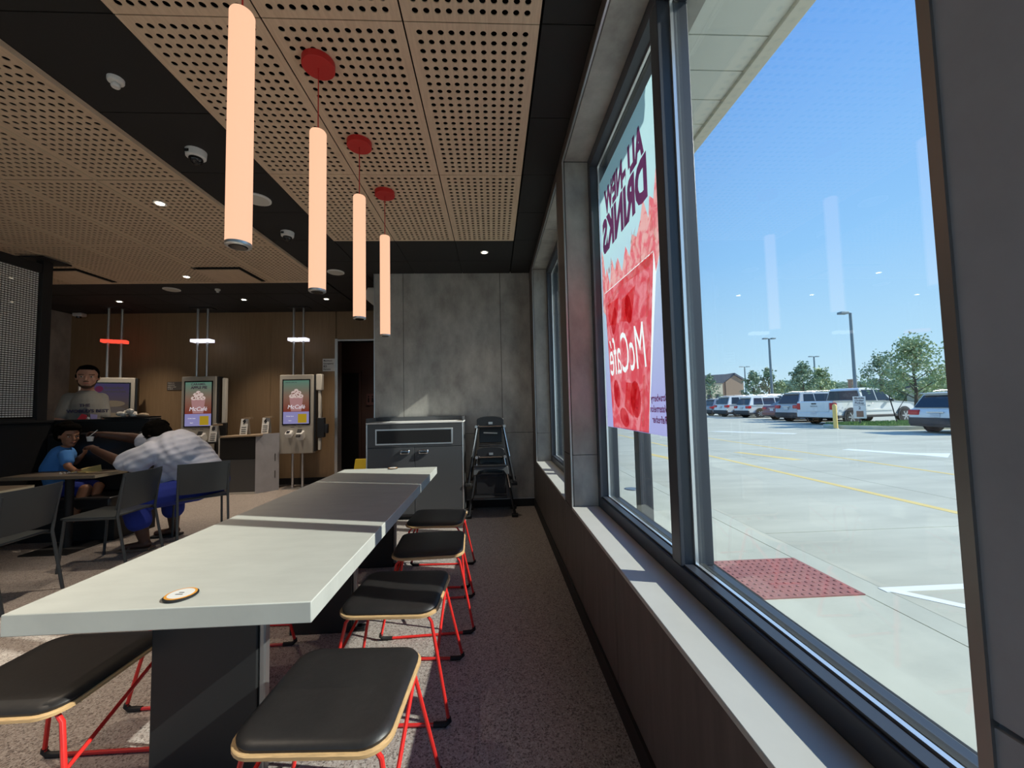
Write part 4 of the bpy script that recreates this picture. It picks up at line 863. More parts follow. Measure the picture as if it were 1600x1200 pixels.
# ---- man standing behind the divider
mY = 5.16; hc = P(137, 589, mY); c0 = hc+Vector((0, 0, 0)); zt = P(137, 570, mY).z; hs = zt-P(137, 607, mY).z
fw_m = Vector((.62, -.78, -.06)); rgt = Vector((-.78, -.62, 0)).normalized()      # the man's right hand side
pm_ = root('person', (c0.x, mY, 0), 'person with short dark hair and beard in a grey printed T-shirt, standing behind the divider', 'person')
X0, Y0 = c0.x, mY; sh_z = zt-hs-.03
def mv(f, r_, z): return Vector((X0, Y0, 0))+Vector((.62, -.78, 0))*f+rgt*r_+Vector((0, 0, z))
b = MB(); head(b, c0, fw_m, (0, 0, 1), hs)
b.cap(mv(-.03, 0, sh_z-.02), mv(-.01, 0, zt-hs*.75), .062, .058)
b.ell(mv(-.02, 0, sh_z-.22), (.14, .14, .26), 16, 10); b.ell(mv(-.02, 0, sh_z-.50), (.14, .14, .24), 16, 10)
SH = {1: mv(-.02, .15, sh_z-.09), -1: mv(-.06, -.12, sh_z-.09)}; EL = {1: mv(.03, .215, sh_z-.36), -1: mv(.02, -.16, sh_z-.38)}; WR = {1: mv(.08, .20, sh_z-.60), -1: mv(.10, -.10, sh_z-.60)}
for q in (1, -1): limb(b, [SH[q], EL[q], WR[q]], [.058, .046, .032]); hand(b, WR[q], (WR[q]-EL[q]), (0, 0, -1), 1.05, .5)
for q in (1, -1): limb(b, [mv(0, q*.10, sh_z-.62), mv(.01, q*.11, sh_z-1.02), mv(-.02, q*.12, .09)], [.10, .065, .045]); b.ell(mv(.06, q*.12, .05), (.09, .09, .04))
blob('body', b, .0085, M['skin_l'], pm_)
b = MB(); b.ell(mv(-.02, 0, sh_z-.24), (.165, .165, .27), 18, 12); b.ell(mv(-.01, 0, sh_z-.48), (.165, .165, .26), 18, 12); b.cap(SH[1], SH[-1], .068, .068); b.cap(mv(-.03, 0, sh_z-.09), mv(-.02, 0, sh_z-.05), .10, .075)
for q in (1, -1): b.cap(SH[q], SH[q].lerp(EL[q], .75), .070, .070)
blob('t_shirt', b, .010, M['tee_g'], pm_, label='grey T-shirt with dark lettering and a red, white and yellow print')
b = MB(); limb(b, [mv(0, 0, sh_z-.66), mv(0, 0, sh_z-.70)], [.17, .17])
for q in (1, -1): limb(b, [mv(0, q*.10, sh_z-.68), mv(.01, q*.11, sh_z-1.02), mv(-.02, q*.12, .10)], [.115, .085, .075])
blob('trousers', b, .012, mat('dark_denim', (.02, .025, .04), .9), pm_)
for q in (1, -1): put('shoe', MB().ell(mv(.06, q*.12, .05), (.11, .11, .05)), M['black'], pm_, smooth=True)
f_, u_, r_ = frame(fw_m, (0, 0, 1)); Rm = Matrix((f_, -r_, u_)).transposed(); g = lambda a, l, z: c0+f_*(a*hs)+r_*(l*hs)+u_*(z*hs)
b = MB(); b.ell(g(-.08, 0, .17), (hs*.38, hs*.35, hs*.35), 18, 12, Rm); b.ell(g(.16, 0, .38), (hs*.19, hs*.26, hs*.11), 14, 8, Rm); b.ell(g(-.22, 0, -.05), (hs*.24, hs*.32, hs*.28), 14, 8, Rm)
for q in (1, -1): b.ell(g(.05, q*.33, .02), (hs*.07, hs*.03, hs*.10), 10, 6, Rm)
blob('hair', b, .007, M['hair'], pm_)
b = MB(); b.ell(g(.235, 0, -.41), (hs*.15, hs*.17, hs*.09), 14, 8, Rm); b.cap(g(.378, -.08, -.20), g(.378, .08, -.20), hs*.022)
for q in (1, -1): b.cap(g(.07, q*.285, -.16), g(.22, q*.18, -.36), hs*.03, hs*.055)
blob('beard', b, .007, mat('brown_beard', (.055, .028, .018), .9), pm_)
face(pm_, c0, fw_m, (0, 0, 1), hs, M['hair'], (.35, .12, .10))
fo = lambda r_, z, k=.0: mv(.150+k, r_, z)
uu = -rgt
ink = mat('navy_ink', (.03, .03, .08), .8)
txt('shirt_lettering', 'THE', .05, ink, pm_, fo(.0, sh_z-.185, .012), uu, (0, 0, 1), bold=.001, depth=.01); txt('shirt_lettering', "WORLD'S BEST", .052, ink, pm_, fo(-.03, sh_z-.255, .008), uu, (0, 0, 1), bold=.002, depth=.012)
for nm, pts, m_ in (('red_print', [(-.07, 0), (.03, -.01), (.01, .06), (-.03, .075)], mat('red_ink', (.42, .02, .04), .8)), ('red_print', [(-.075, -.12), (.01, -.12), (.01, -.03), (-.03, -.02)], MATS['red_ink']), ('white_print', [(-.005, -.13), (.05, -.13), (.04, .03), (.01, .04)], M['white']), ('lavender_print', [(.05, -.01), (.10, -.01), (.10, .06), (.04, .07)], mat('lavender_ink', (.36, .32, .6), .8)), ('yellow_print', [(.06, -.10), (.10, -.10), (.10, -.02), (.07, -.03)], mat('yellow_ink', (.6, .5, .05), .8))):
    put(nm, MB().prism(pts, fo(-.01, sh_z-.36, -.0), uu, (0, 0, 1), Vector((.62, -.78, 0))*.025), m_, pm_)
# ---- child
kc = P(108, 681, 4.50); kd = root('person', (kc.x, 4.5, 0), 'child with an afro in a light blue T-shirt, sitting at the dining table', 'person')
fk = Vector((.93, -.36, -.12)); ks = .225
def kv(px, py, Y): return P(px, py, Y)
b = MB(); head(b, kc, fk, (0.08, 0, 1), ks); b.cap(kv(102, 700, 4.5), kv(98, 708, 4.5), .045, .05)
limb(b, [kv(95, 714, 4.5), kv(85, 735, 4.52), Vector((kc.x-.09, 4.53, .56))], [.10, .10, .11])
s1, e1, w1 = kv(103, 711, 4.42), kv(106, 729, 4.36), kv(121, 738, 4.30); limb(b, [s1, e1, w1], [.042, .032, .022]); hand(b, w1+Vector((0, 0, .02)), (.9, -.25, -.1), (0, 0, -1), .62, .3)
s2, e2, w2 = kv(103, 709, 4.60), kv(118, 722, 4.58), kv(128, 712, 4.48); limb(b, [s2, e2, w2], [.042, .032, .022]); hand(b, w2, (.7, -.2, .6), (-.5, 0, .5), .62, .6)
for q in (0, .13): limb(b, [Vector((kc.x-.06, 4.48+q, .53)), Vector((kc.x+.22, 4.47+q, .53)), Vector((kc.x+.24, 4.46+q-.14, .25))], [.07, .055, .035])
blob('body', b, .0065, M['skin_k'], kd)
b = MB(); limb(b, [kv(97, 712, 4.5), kv(87, 732, 4.51), Vector((kc.x-.09, 4.53, .60))], [.112, .122, .13]); b.cap(s1, s1.lerp(e1, .55), .060, .056); b.cap(s2, s2.lerp(e2, .5), .060, .056); b.cap(s1, s2, .06, .06)
blob('t_shirt', b, .008, M['tee_b'], kd, label='light blue T-shirt')
b = MB(); b.cap(Vector((kc.x-.06, 4.50, .53)), Vector((kc.x+.16, 4.49, .53)), .10, .085); b.cap(Vector((kc.x-.06, 4.60, .53)), Vector((kc.x+.16, 4.60, .53)), .09, .08)
blob('shorts', b, .01, M['navy'], kd)
f_, u_, r_ = frame(fk, (.08, 0, 1)); Rm = Matrix((f_, -r_, u_)).transposed(); gk = lambda a, l, z: kc+f_*(a*ks)+r_*(l*ks)+u_*(z*ks)
b = MB(); b.ell(gk(-.22, 0, .22), (ks*.48, ks*.48, ks*.44), 16, 10, Rm); b.ell(gk(.10, 0, .42), (ks*.30, ks*.36, ks*.17), 16, 10, Rm); b.ell(gk(-.38, 0, -.02), (ks*.30, ks*.40, ks*.33), 12, 8, Rm)
for k in range(60):
    a, c_ = random.uniform(0, 6.28), random.uniform(-.1, 1); q = math.sqrt(max(0, 1-c_*c_)); b.ell(gk(-.22+.46*q*math.cos(a)*(1 if math.cos(a) < 0 else .75), .46*q*math.sin(a), .22+.43*c_), ks*.07, 7, 5)
blob('afro_hair', b, .008, M['hair'], kd, it=2)
face(kd, kc, fk, (0.08, 0, 1), ks, M['hair'], (.20, .06, .05))
# ---- adult in the white shirt leaning over the table
wc_ = P(243, 678, 4.32); wd = root('person', (-3.2, 4.3, 0), 'person in a white T-shirt and blue cropped trousers leaning over the table towards the child', 'person')
hip = Vector((-3.18, 4.46, .62)); chest = P(262, 702, 4.34); shN, shF = P(236, 706, 4.17), P(248, 694, 4.50)
eN, wN = P(192, 724, 4.16), P(148, 703, 4.26); eF, wF = P(205, 684, 4.52), P(160, 679, 4.42)
b = MB(); fwd_w = (-.80, .10, -.55); wh = .235
head(b, wc_, fwd_w, (-.45, 0, .9), wh); b.cap(chest+Vector((-.05, 0, .09)), wc_+Vector((.03, 0, -.02)), .075, .065)
limb(b, [hip, P(285, 712, 4.42), chest], [.16, .17, .15])
limb(b, [shN, eN, wN], [.075, .058, .034]); limb(b, [shF, eF, wF], [.075, .055, .034])
hand(b, wN, P(130, 692, 4.32)-wN, (0, .3, -1), 1.0, .55); hand(b, wF, P(142, 676, 4.40)-wF, (0, -.3, -1), 1.0, .85)
kN, kF = Vector((-3.52, 4.06, .47)), Vector((-3.50, 4.50, .48)); aN, aF = P(226, 845, 4.08), P(272, 824, 4.50)
for h_, kk, an in ((Vector((-3.16, 4.38, .53)), kN, aN), (Vector((-3.14, 4.56, .53)), kF, aF)): limb(b, [h_, kk, kk.lerp(an, .45), an], [.13, .085, .068, .042]); b.cap(an+Vector((.02, 0, -.03)), an+Vector((-.15, -.03, -.045)), .038, .03)
blob('body', b, .0085, M['skin_w'], wd)
b = MB(); limb(b, [Vector((-3.20, 4.46, .68)), P(291, 718, 4.44), P(278, 704, 4.34), chest, P(249, 697, 4.34)], [.225, .245, .225, .19, .13])
b.cap(P(300, 722, 4.50), P(277, 736, 4.42), .21, .20); b.cap(shN, shF, .10, .10)
b.cap(shN, shN.lerp(eN, .85), .11, .10); b.cap(shN, shN.lerp(eN, .45)+Vector((0, 0, -.04)), .11, .12); b.cap(shF, shF.lerp(eF, .5), .10, .09)
ws = blob('t_shirt', b, .010, M['tee_w'], wd, label='loose white T-shirt with long creases')
for p in ws.data.vertices:                # drapery creases running from the shoulder to the hip
    q = p.co; k_ = math.sin(44*(q.z*.9+q.x*.75)+5*math.sin(6*q.x)+3*q.y); p.co += p.normal*(.0045*k_+.0025*math.sin(97*(q.z-q.x*.4)))
b = MB()
for h_, kk, an in ((Vector((-3.16, 4.38, .53)), kN, aN), (Vector((-3.14, 4.56, .53)), kF, aF)): limb(b, [h_, kk, kk.lerp(an, .50)], [.145, .105, .10])
b.cap(Vector((-3.15, 4.40, .57)), Vector((-3.13, 4.56, .57)), .17, .17)
blob('cropped_trousers', b, .011, M['navy'], wd, label='royal blue cropped trousers')
b = MB(); f_, u_, r_ = frame(fwd_w, (-.45, 0, .9)); Rm = Matrix((f_, -r_, u_)).transposed(); gw = lambda a, l, z: wc_+f_*(a*wh)+r_*(l*wh)+u_*(z*wh)
b.ell(gw(-.10, 0, .16), (wh*.50, wh*.42, wh*.42), 16, 10, Rm); b.ell(gw(-.30, 0, -.10), (wh*.34, wh*.40, wh*.38), 14, 9, Rm)
for k in range(110):
    v = Vector((random.gauss(0, 1), random.gauss(0, 1), random.gauss(0, 1))).normalized()
    if v.x > .25 and v.z < .35: continue
    b.ell(gw(-.14+v.x*.46, v.y*.42, .12+v.z*.42), wh*.075, 7, 5)
blob('curly_hair', b, .008, M['hair'], wd, it=2)
face(wd, wc_, fwd_w, (-.45, 0, .9), wh, M['hair'], (.12, .04, .035))
for an, nm, m_ in ((aN, 'sandal', mat('tan_sandal', (.16, .11, .08), .7)), (aF, 'shoe', M['black'])):
    put(nm, MB().prism([(-.20, -.045), (-.14, -.055), (.06, -.045), (.07, .045), (-.13, .05), (-.19, .04)], (an.x, an.y, .002), (1, .2, 0), (-.2, 1, 0), (0, 0, .022)), m_, wd, bevel=.004)
    put('strap', MB().tube([(an.x-.10, an.y-.065, .025), (an.x-.10, an.y-.015, .065), (an.x-.10, an.y+.035, .025)], .009, 6), m_, wd)
cp_ = root('small_cup', P(141, 684, 4.36), 'small white cup and spoon held at the child\'s face', 'cup')
q0 = P(141, 685, 4.36); put('cup', MB().lathe([(.022, 0), (.030, .05), (.027, .05), (.020, .006)], q0-Vector((0, 0, .03)), 16), M['white'], cp_, smooth=True); put('spoon', MB().tube([q0+Vector((-.01, 0, .02)), q0+Vector((.06, .01, .085))], .004, 6), M['white'], cp_)
nb = root('paper_wrapper', (-4.2, 4.25, .74), 'yellow paper wrapper opened on the dining table before the child', 'wrapper')
put('folded_paper', MB().add([P(118, 738, 4.25)+Vector((0, 0, -.0)), (-4.05, 4.30, .742), (-4.12, 4.36, .80), (-4.32, 4.33, .76), (-4.30, 4.22, .742), (-4.1, 4.2, .742)], [(0, 5, 1, 2), (0, 2, 3, 4)]), mat('yellow_paper', (.62, .50, .20), .7), nb)
cr2 = root('crumbs', (-4.3, 4.2, .74), 'scattered pale bits of food on the dining table', 'food', kind='stuff')
cb = MB()
for k in range(14): cb.ell((-4.30+random.uniform(-.07, .10), 4.20+random.uniform(-.05, .05), .745), random.uniform(.004, .010), 6, 4)
put('bits', cb, M['offwhite'], cr2, kind='stuff')
# ================================================================ CARS
def car_paint(name, c): return mat(name, c, .22, coat=.8)
def car(name, label, loc, rz, paint, kind, L_=4.7, Wd=1.85, Hh=1.7, cat='car'):
    "local frame: rear bumper at x=0, nose at x=L_; y is the width"
    c = root(name, loc, label, cat, rz=R(rz))
    def q(n, mb, m, par=None, **kw): return put(n, mb, m, par or c, world=False, **kw)
    hw = Wd/2
    if kind == 'suv':
        belt, hood = Hh*.60, Hh*.585
        prof = [(0.02, .42), (0, .62), (.03, .80), (.10, belt-.02), (L_*.70, belt), (L_*.74, hood), (L_*.93, hood-.10), (L_*.985, .72), (L_, .45)]
        roof = [(.12, belt-.03), (.42, Hh-.10), (.55, Hh-.03), (L_*.30, Hh), (L_*.52, Hh-.02), (L_*.58, Hh-.08), (L_*.755, belt-.02)]
    elif kind == 'sedan':
        belt, hood = .93, .88
        prof = [(0.03, .40), (0, .60), (.03, .92), (.10, 1.0), (.75, 1.0), (L_*.68, belt), (L_*.74, hood), (L_*.95, .74), (L_*.99, .60), (L_, .42)]
        roof = [(.50, .97), (1.35, Hh-.04), (1.7, Hh), (L_*.50, Hh-.01), (L_*.58, Hh-.08), (L_*.745, belt-.03)]
    else:
        belt, hood = 1.20, 1.20
        prof = [(0.0, .62), (0, 1.22), (.06, 1.25), (1.95, 1.25), (2.0, 1.24), (L_*.72, belt), (L_*.75, hood), (L_*.95, 1.10), (L_*.985, .95), (L_, .60)]
        roof = [(1.98, 1.22), (2.03, Hh-.10), (2.14, Hh-.02), (L_*.42, Hh), (L_*.56, Hh-.02), (L_*.60, Hh-.08), (L_*.745, belt-.02)]
    zb = .42 if kind == 'pickup' else .34
    poly = [(x, z) for x, z in prof]; poly = [(prof[0][0]+.05, zb)]+poly+[(L_-.06, zb)]
    n = len(poly); mb = MB(); vs_ = []
    for yy_, ins in ((-hw+.07, .05), (-hw, 0), (hw, 0), (hw-.07, .05)):
        vs_ += [(x+(ins if x < L_/2 else -ins), yy_, z-(ins*.45 if z > .8 else 0)) for x, z in poly]
    fs = [tuple(reversed(range(n))), tuple(3*n+k for k in range(n))]
    for l_ in range(3):
        for k in range(n): a = l_*n+k; b2 = l_*n+(k+1) % n; fs.append((a, b2, b2+n, a+n))
    q('body', MB().add(vs_, fs), paint, bevel=.035, smooth=True)
    n = len(roof); vs_ = []
    for s in (-1, 1):
        for x, z in roof:
            t_ = (z-belt)/(Hh-belt); vs_.append((x, s*(hw-.05-.20*max(t_, 0)), z))
    fs = [tuple(range(n)), tuple(reversed(range(n, 2*n)))]+[(k, k+n, (k+1) % n+n, (k+1) % n) for k in range(n)]
    q('cabin', MB().add(vs_, fs), paint, bevel=.03, smooth=True)
    # glass: sides
    def side(x0, x1, lean0, lean1, z0=None, z1=None):
        z0 = z0 or belt+.03; z1 = z1 or Hh-.12
        for s in (-1, 1):
            def yy2(z): return s*(hw-.05-.20*max((z-belt)/(Hh-belt), 0)+.012)
            pts = [(x0, z0), (x1, z0), (x1+lean1, z1), (x0+lean0, z1)]; v_ = [(x, yy2(z), z) for x, z in pts]+[(x, yy2(z)-s*.02, z) for x, z in pts]
            q('side_window', MB().add(v_, [(0, 1, 2, 3), (7, 6, 5, 4), (0, 4, 5, 1), (1, 5, 6, 2), (2, 6, 7, 3), (3, 7, 4, 0)]), M['carglass'])
    rx0, rz0 = roof[0]; rx1, rz1 = roof[1]; wx0, wz0 = roof[-1]; wx1, wz1 = roof[-2]
    def endglass(a, b2, w0, w1, sgn, nm):
        v_ = [(a[0], -w0, a[1]), (a[0], w0, a[1]), (b2[0], w1, b2[1]), (b2[0], -w1, b2[1])]; v_ += [(x+sgn*.03, y, z) for x, y, z in v_]
        q(nm, MB().add(v_, [(0, 1, 2, 3), (7, 6, 5, 4), (0, 4, 5, 1), (1, 5, 6, 2), (2, 6, 7, 3), (3, 7, 4, 0)]), M['carglass'])
    endglass((rx0+.02*(rx1-rx0)-.02, rz0+.10*(rz1-rz0)), (rx0+.92*(rx1-rx0)-.02, rz0+.92*(rz1-rz0)), hw-.13, hw-.27, .02, 'rear_window')
    endglass((wx0+.03, wz0+.04), (wx1+.035, wz1-.0), hw-.12, hw-.27, -.02, 'windscreen')
    if kind == 'suv': side(.50, 1.25, .12, 0); side(1.33, 2.25, 0, 0); side(2.33, L_*.68, 0, -.42)
    elif kind == 'sedan': side(1.05, 2.1, .42, 0, .98); side(2.18, L_*.67, 0, -.45, .98)
    else: side(2.15, 3.0, .05, 0); side(3.08, L_*.685, 0, -.40)
    wr_ = .40 if kind == 'pickup' else .34; wxs = (1.18 if kind == 'pickup' else .95, L_-.95)
    for x in wxs:
        for s in (-1, 1):
            T = Matrix.Rotation(R(90), 4, 'X')
            q('wheel_arch', MB().lathe([(wr_+.075, -.01), (wr_+.075, .01)], (x, s*(hw-.005), wr_+.02), 24, T), M['carplast'])
            w = q('wheel', MB().lathe([(wr_-.02, -.11), (wr_, -.08), (wr_, .08), (wr_-.02, .11)], (x, s*(hw-.09), wr_), 24, T), M['tyre'], smooth=True)
            put('rim', MB().lathe([(wr_*.64, -.115), (wr_*.64, .115)], (x, s*(hw-.09), wr_), 24, T), M['carplast'], w, world=False)
            for k in range(6):
                a = math.pi*k/3; put('spoke', rbox((x+math.cos(a)*wr_*.34, s*(hw+.028), wr_+math.sin(a)*wr_*.34), (wr_*.6, .012, .055), ry=-a), M['wheel'], w, world=False)
    q('lower_trim', MB().box(.0, L_-.02, -hw+.01, hw-.01, .24 if kind != 'pickup' else .36, zb+.08), M['carplast'], bevel=.03)
    q('rear_bumper', MB().box(-.06, .10, -hw+.02, hw-.02, zb-.02, zb+.24), M['carplast'] if kind == 'suv' else paint, bevel=.03)
    tz = {'suv': belt-.16, 'sedan': .80, 'pickup': .98}[kind]; th = {'suv': .20, 'sedan': .16, 'pickup': .36}[kind]; tw_ = .20 if kind == 'pickup' else .38
    for s in (-1, 1): q('tail_light', MB().box(-.015, .25, min(s*(hw+.012), s*(hw-tw_)), max(s*(hw+.012), s*(hw-tw_)), tz-th/2, tz+th/2), M['taill'], bevel=.03)
    pz = .62 if kind == 'pickup' else tz-.10
    q('licence_plate', MB().box(-.075 if kind == 'pickup' else -.02, -.061 if kind == 'pickup' else .1, -.16, .16, pz-.08, pz+.08), M['plate'], bevel=.004)
    q('trim_strip', MB().box(-.018, .08, -.28, .28, tz+.0, tz+.025), M['chrome'])
    for s in (-1, 1):
        q('side_mirror', rbox((L_*.66, s*(hw+.09), belt+.05), (.14, .18, .14)), M['carplast'] if kind == 'pickup' else paint, bevel=.03)
        for x in ((2.62, 3.65) if kind == 'pickup' else (1.62, 2.62)): q('door_handle', rbox((x, s*(hw+.012), belt-.10), (.18, .03, .035)), M['chrome'] if kind == 'pickup' else paint, bevel=.008)
        q('headlight', rbox((L_-.12, s*(hw-.25), hood-.22), (.18, .35, .14)), M['white'], bevel=.03)
    if kind == 'suv':
        for s in (-1, 1): q('roof_rail', MB().tube([(.75, s*(hw-.30), Hh+.02), (1.0, s*(hw-.30), Hh+.05), (L_*.5, s*(hw-.30), Hh+.05), (L_*.56, s*(hw-.30), Hh)], .016, 6), M['alu'])
        q('spoiler', rbox((.40, 0, Hh-.065), (.26, Wd-.50, .035)), paint, bevel=.01)
    if kind == 'pickup':
        q('tailgate', MB().box(-.022, .03, -hw+.21, hw-.21, .70, 1.22), paint, bevel=.02)
        q('tailgate_latch', MB().box(-.035, -.02, -.13, .13, 1.09, 1.15), M['black'])
        txt('lettering', 'SIERRA', .11, M['carplast'], None, (-.026, .0, .98), (0, -1, 0), (0, 0, 1), sx_=1.2).parent = c
        q('bed_opening', MB().box(.12, 1.92, -hw+.16, hw-.16, 1.215, 1.262), M['black'])
        q('body_crease', MB().box(2.2, L_*.72, -hw-.012, -hw+.02, .76, .80), paint, bevel=.006)
    return c
wh_ = car_paint('white_car_paint', (.74, .76, .76)); sv = car_paint('silver_car_paint', (.42, .46, .50)); rd = car_paint('dark_red_car_paint', (.16, .015, .025)); bl = car_paint('grey_blue_car_paint', (.20, .24, .32))
car('suv_car', 'white SUV nearest the window at the right, seen from behind beside the grass', (16.3, 13.85, GZ), 0, wh_, 'suv', 4.7, 1.88, 1.56)
car('pickup_truck', 'white pickup truck with dark windows behind the grass island', (17.2, 20.4, GZ), 10, wh_, 'pickup', 5.8, 2.0, 1.93, 'truck')
car('suv_car', 'silver SUV half hidden behind the white pickup truck', (18.15, 23.7, GZ), 3, sv, 'suv', 4.8, 1.78, 1.82)
car('sedan_car', 'dark red sedan between the silver SUV and the white crossover', (19.2, 26.4, GZ), 2, rd, 'sedan', 4.8, 1.82, 1.46)
car('suv_car', 'white crossover with red tail lights left of the dark red sedan', (19.95, 30.95, GZ), 0, wh_, 'suv', 4.65, 1.85, 1.68)
car('suv_car', 'white SUV second from the left end of the parked row', (19.9, 33.8, GZ), 0, wh_, 'suv', 5.1, 1.98, 1.80)
car('suv_car', 'blue-grey car at the left end of the parked row, against the window frame', (20.2, 36.6, GZ), 0, bl, 'suv', 4.6, 1.83, 1.60)
car('suv_car', 'white car in the farther row, only its roof showing over the white crossover', (26.5, 38.5, GZ), 10, wh_, 'suv', 4.9, 1.9, 1.9)
car('sedan_car', 'pale car in the farther row between the crossover and the silver SUV', (27.5, 35.0, GZ), 5, sv, 'sedan', 4.8, 1.85, 1.5)
# ================================================================ ISLAND, BOLLARD, SIGN, POLES
isl = root('grass_island', (18, 17.4, GZ), 'kerbed grass island between the white SUV and the pickup truck', 'island')
ip = [(15.6, 17.75), (15.75, 17.1), (16.4, 16.3), (17.5, 15.75), (22.5, 15.6), (22.5, 18.6), (17.2, 18.75), (15.9, 18.4)]
put('kerb', MB().prism(ip, (0, 0, GZ), (1, 0, 0), (0, 1, 0), (0, 0, .15)), M['concrete'], isl, bevel=.02)
ipc = [(18.9+(x-18.9)*.93, 17.2+(y-17.2)*.86) for x, y in ip]
put('turf', MB().prism(ipc, (0, 0, GZ+.151), (1, 0, 0), (0, 1, 0), (0, 0, .03)), M['grass'], isl)
gb = MB()
for k in range(7000):
    x, y = random.uniform(16.0, 22.2), random.uniform(16.0, 18.4)
    if x < 16.7 and y < 17.1-.9*(x-16): continue
    h = random.uniform(.05, .13); a = random.uniform(0, 3.14); dx, dy = .02*math.cos(a), .02*math.sin(a); lx, ly = random.uniform(-.04, .04), random.uniform(-.04, .04)
    gb.add([(x-dx, y-dy, GZ+.17), (x+dx, y+dy, GZ+.17), (x+lx, y+ly, GZ+.18+h)], [(0, 1, 2)])
put('grass_blades', gb, M['grass'], isl, kind='stuff')
bo_ = root('bollard', (15.5, 17.25, GZ), 'yellow bollard in front of the pickup truck', 'bollard')
put('post', MB().lathe([(.085, 0), (.085, 1.03), (.07, 1.09), (.03, 1.12)], (15.5, 17.25, GZ), 18), M['yellow'], bo_, smooth=True); put('footing', MB().lathe([(.13, 0), (.11, .03)], (15.5, 17.25, GZ), 14), M['concrete'], bo_)
sg = root('parking_sign', (16.55, 17.15, GZ), 'small white sign board on the grass in front of the pickup truck', 'sign')
put('board', rbox((16.55, 17.10, .90), (.44, .02, 1.0), rz=R(-44)), M['white'], sg, bevel=.004); put('post', bx(16.56, 16.60, 17.14, 17.18, GZ+.1, 1.3), M['frame'], sg)
nrm = Vector((-.695, -.72, 0)); uS = Vector((.72, -.695, 0)); cS = Vector((16.55, 17.10, 0))+nrm*.012
for s, z, sz in (('Mobile', 1.32, .12), ('Order', 1.21, .12), ('Pickup', 1.10, .12), ('2', .87, .17)): txt('lettering', s, sz, M['black'], sg, cS+Vector((0, 0, z)), uS, (0, 0, 1), bold=.003)
put('rule', MB().prism([(-.19, 0), (.19, 0), (.19, .015), (-.19, .015)], cS+Vector((0, 0, 1.0)), uS, (0, 0, 1), nrm*.003), M['black'], sg)
put('picture_patch', MB().prism([(-.12, 0), (.12, 0), (.12, .27), (-.12, .27)], cS+Vector((0, 0, .47)), uS, (0, 0, 1), nrm*.003), mat('brown_picture', (.30, .17, .12), .6), sg)
st = root('tree_stake', (19.0, 16.9, GZ), 'leaning dark tree stake with a guy wire on the grass', 'stake')
put('stake', MB().tube([(18.35, 17.45, 1.42), (18.45, 17.25, .12)], .022, 8), M['black'], st); put('guy_wire', MB().tube([(18.42, 17.33, .5), (19.15, 17.3, 1.5)], .012, 6), M['black'], st)
def light_pole(px, pyt, Y, heads, lab, r0=.11):
    a = P(px, 640, Y); top = P(px, pyt, Y).z; o = root('light_pole', (a.x, Y, GZ), lab, 'lamp post', None)
    k = Y/30
    put('shaft', MB().tube([(a.x, Y, GZ+.5), (a.x, Y, top)], [r0*k, r0*.75*k], 8), M['pole'], o, smooth=True); put('concrete_base', MB().lathe([(.28, 0), (.28, .6)], (a.x, Y, GZ), 14), M['concrete'], o)
    k = max(k*.45, .9)
    if 1 in heads: put('arm', rbox((a.x+.25*k, Y, top-.02), (.5*k, .08, .08)), M['pole'], o); put('lamp_head', rbox((a.x+.6*k, Y, top), (.6*k, .4, .16)), M['pole'], o, bevel=.02)
    put('arm', rbox((a.x-.25*k, Y, top-.02), (.5*k, .08, .08)), M['pole'], o); put('lamp_head', rbox((a.x-.6*k, Y, top-.0), (.65*k, .40, .16)), M['pole'], o, bevel=.02)
light_pole(1339, 489, 27, (0,), 'tallest-looking parking lot light pole with a single lamp, behind the pickup truck', .13)
light_pole(1208, 529, 50, (0, 1), 'parking lot light pole with two lamps, over the dark red sedan', .10)
light_pole(1277, 557, 75, (0, 1), 'thin light pole with two lamps over the silver SUV', .07)
light_pole(1167, 573, 95, (0, 1), 'distant light pole beside the brown gabled building', .06)
light_pole(1210, 584, 130, (0,), 'faint light pole just right of the second tallest one', .05)
light_pole(1398, 556, 80, (0,), 'distant light pole rising out of the trees above the pickup truck', .05)
up_ = P(1486, 640, 60); o = root('utility_pole', (up_.x, 60, GZ), 'plain brown utility pole at the right of the view', 'pole'); zt_ = P(1486, 587, 60).z
put('shaft', MB().tube([(up_.x, 60, GZ), (up_.x, 60, zt_)], .5, 8), mat('pole_brown', (.22, .17, .14), .8), o); put('cap', MB().lathe([(.55, 0), (.5, .15)], (up_.x, 60, zt_), 8), M['roofm'], o)
up_ = P(1335, 640, 60); o = root('brick_pier', (up_.x, 60, GZ), 'brown sign pier behind the tall light pole', 'pier'); zt_ = P(1335, 594, 60).z
put('pier', rbox((up_.x, 60, (zt_+GZ)/2), (.8, .8, zt_-GZ)), mat('pier_brown', (.28, .17, .12), .8), o); put('cap', rbox((up_.x, 60, zt_+.08), (.95, .95, .16)), M['tan'], o)
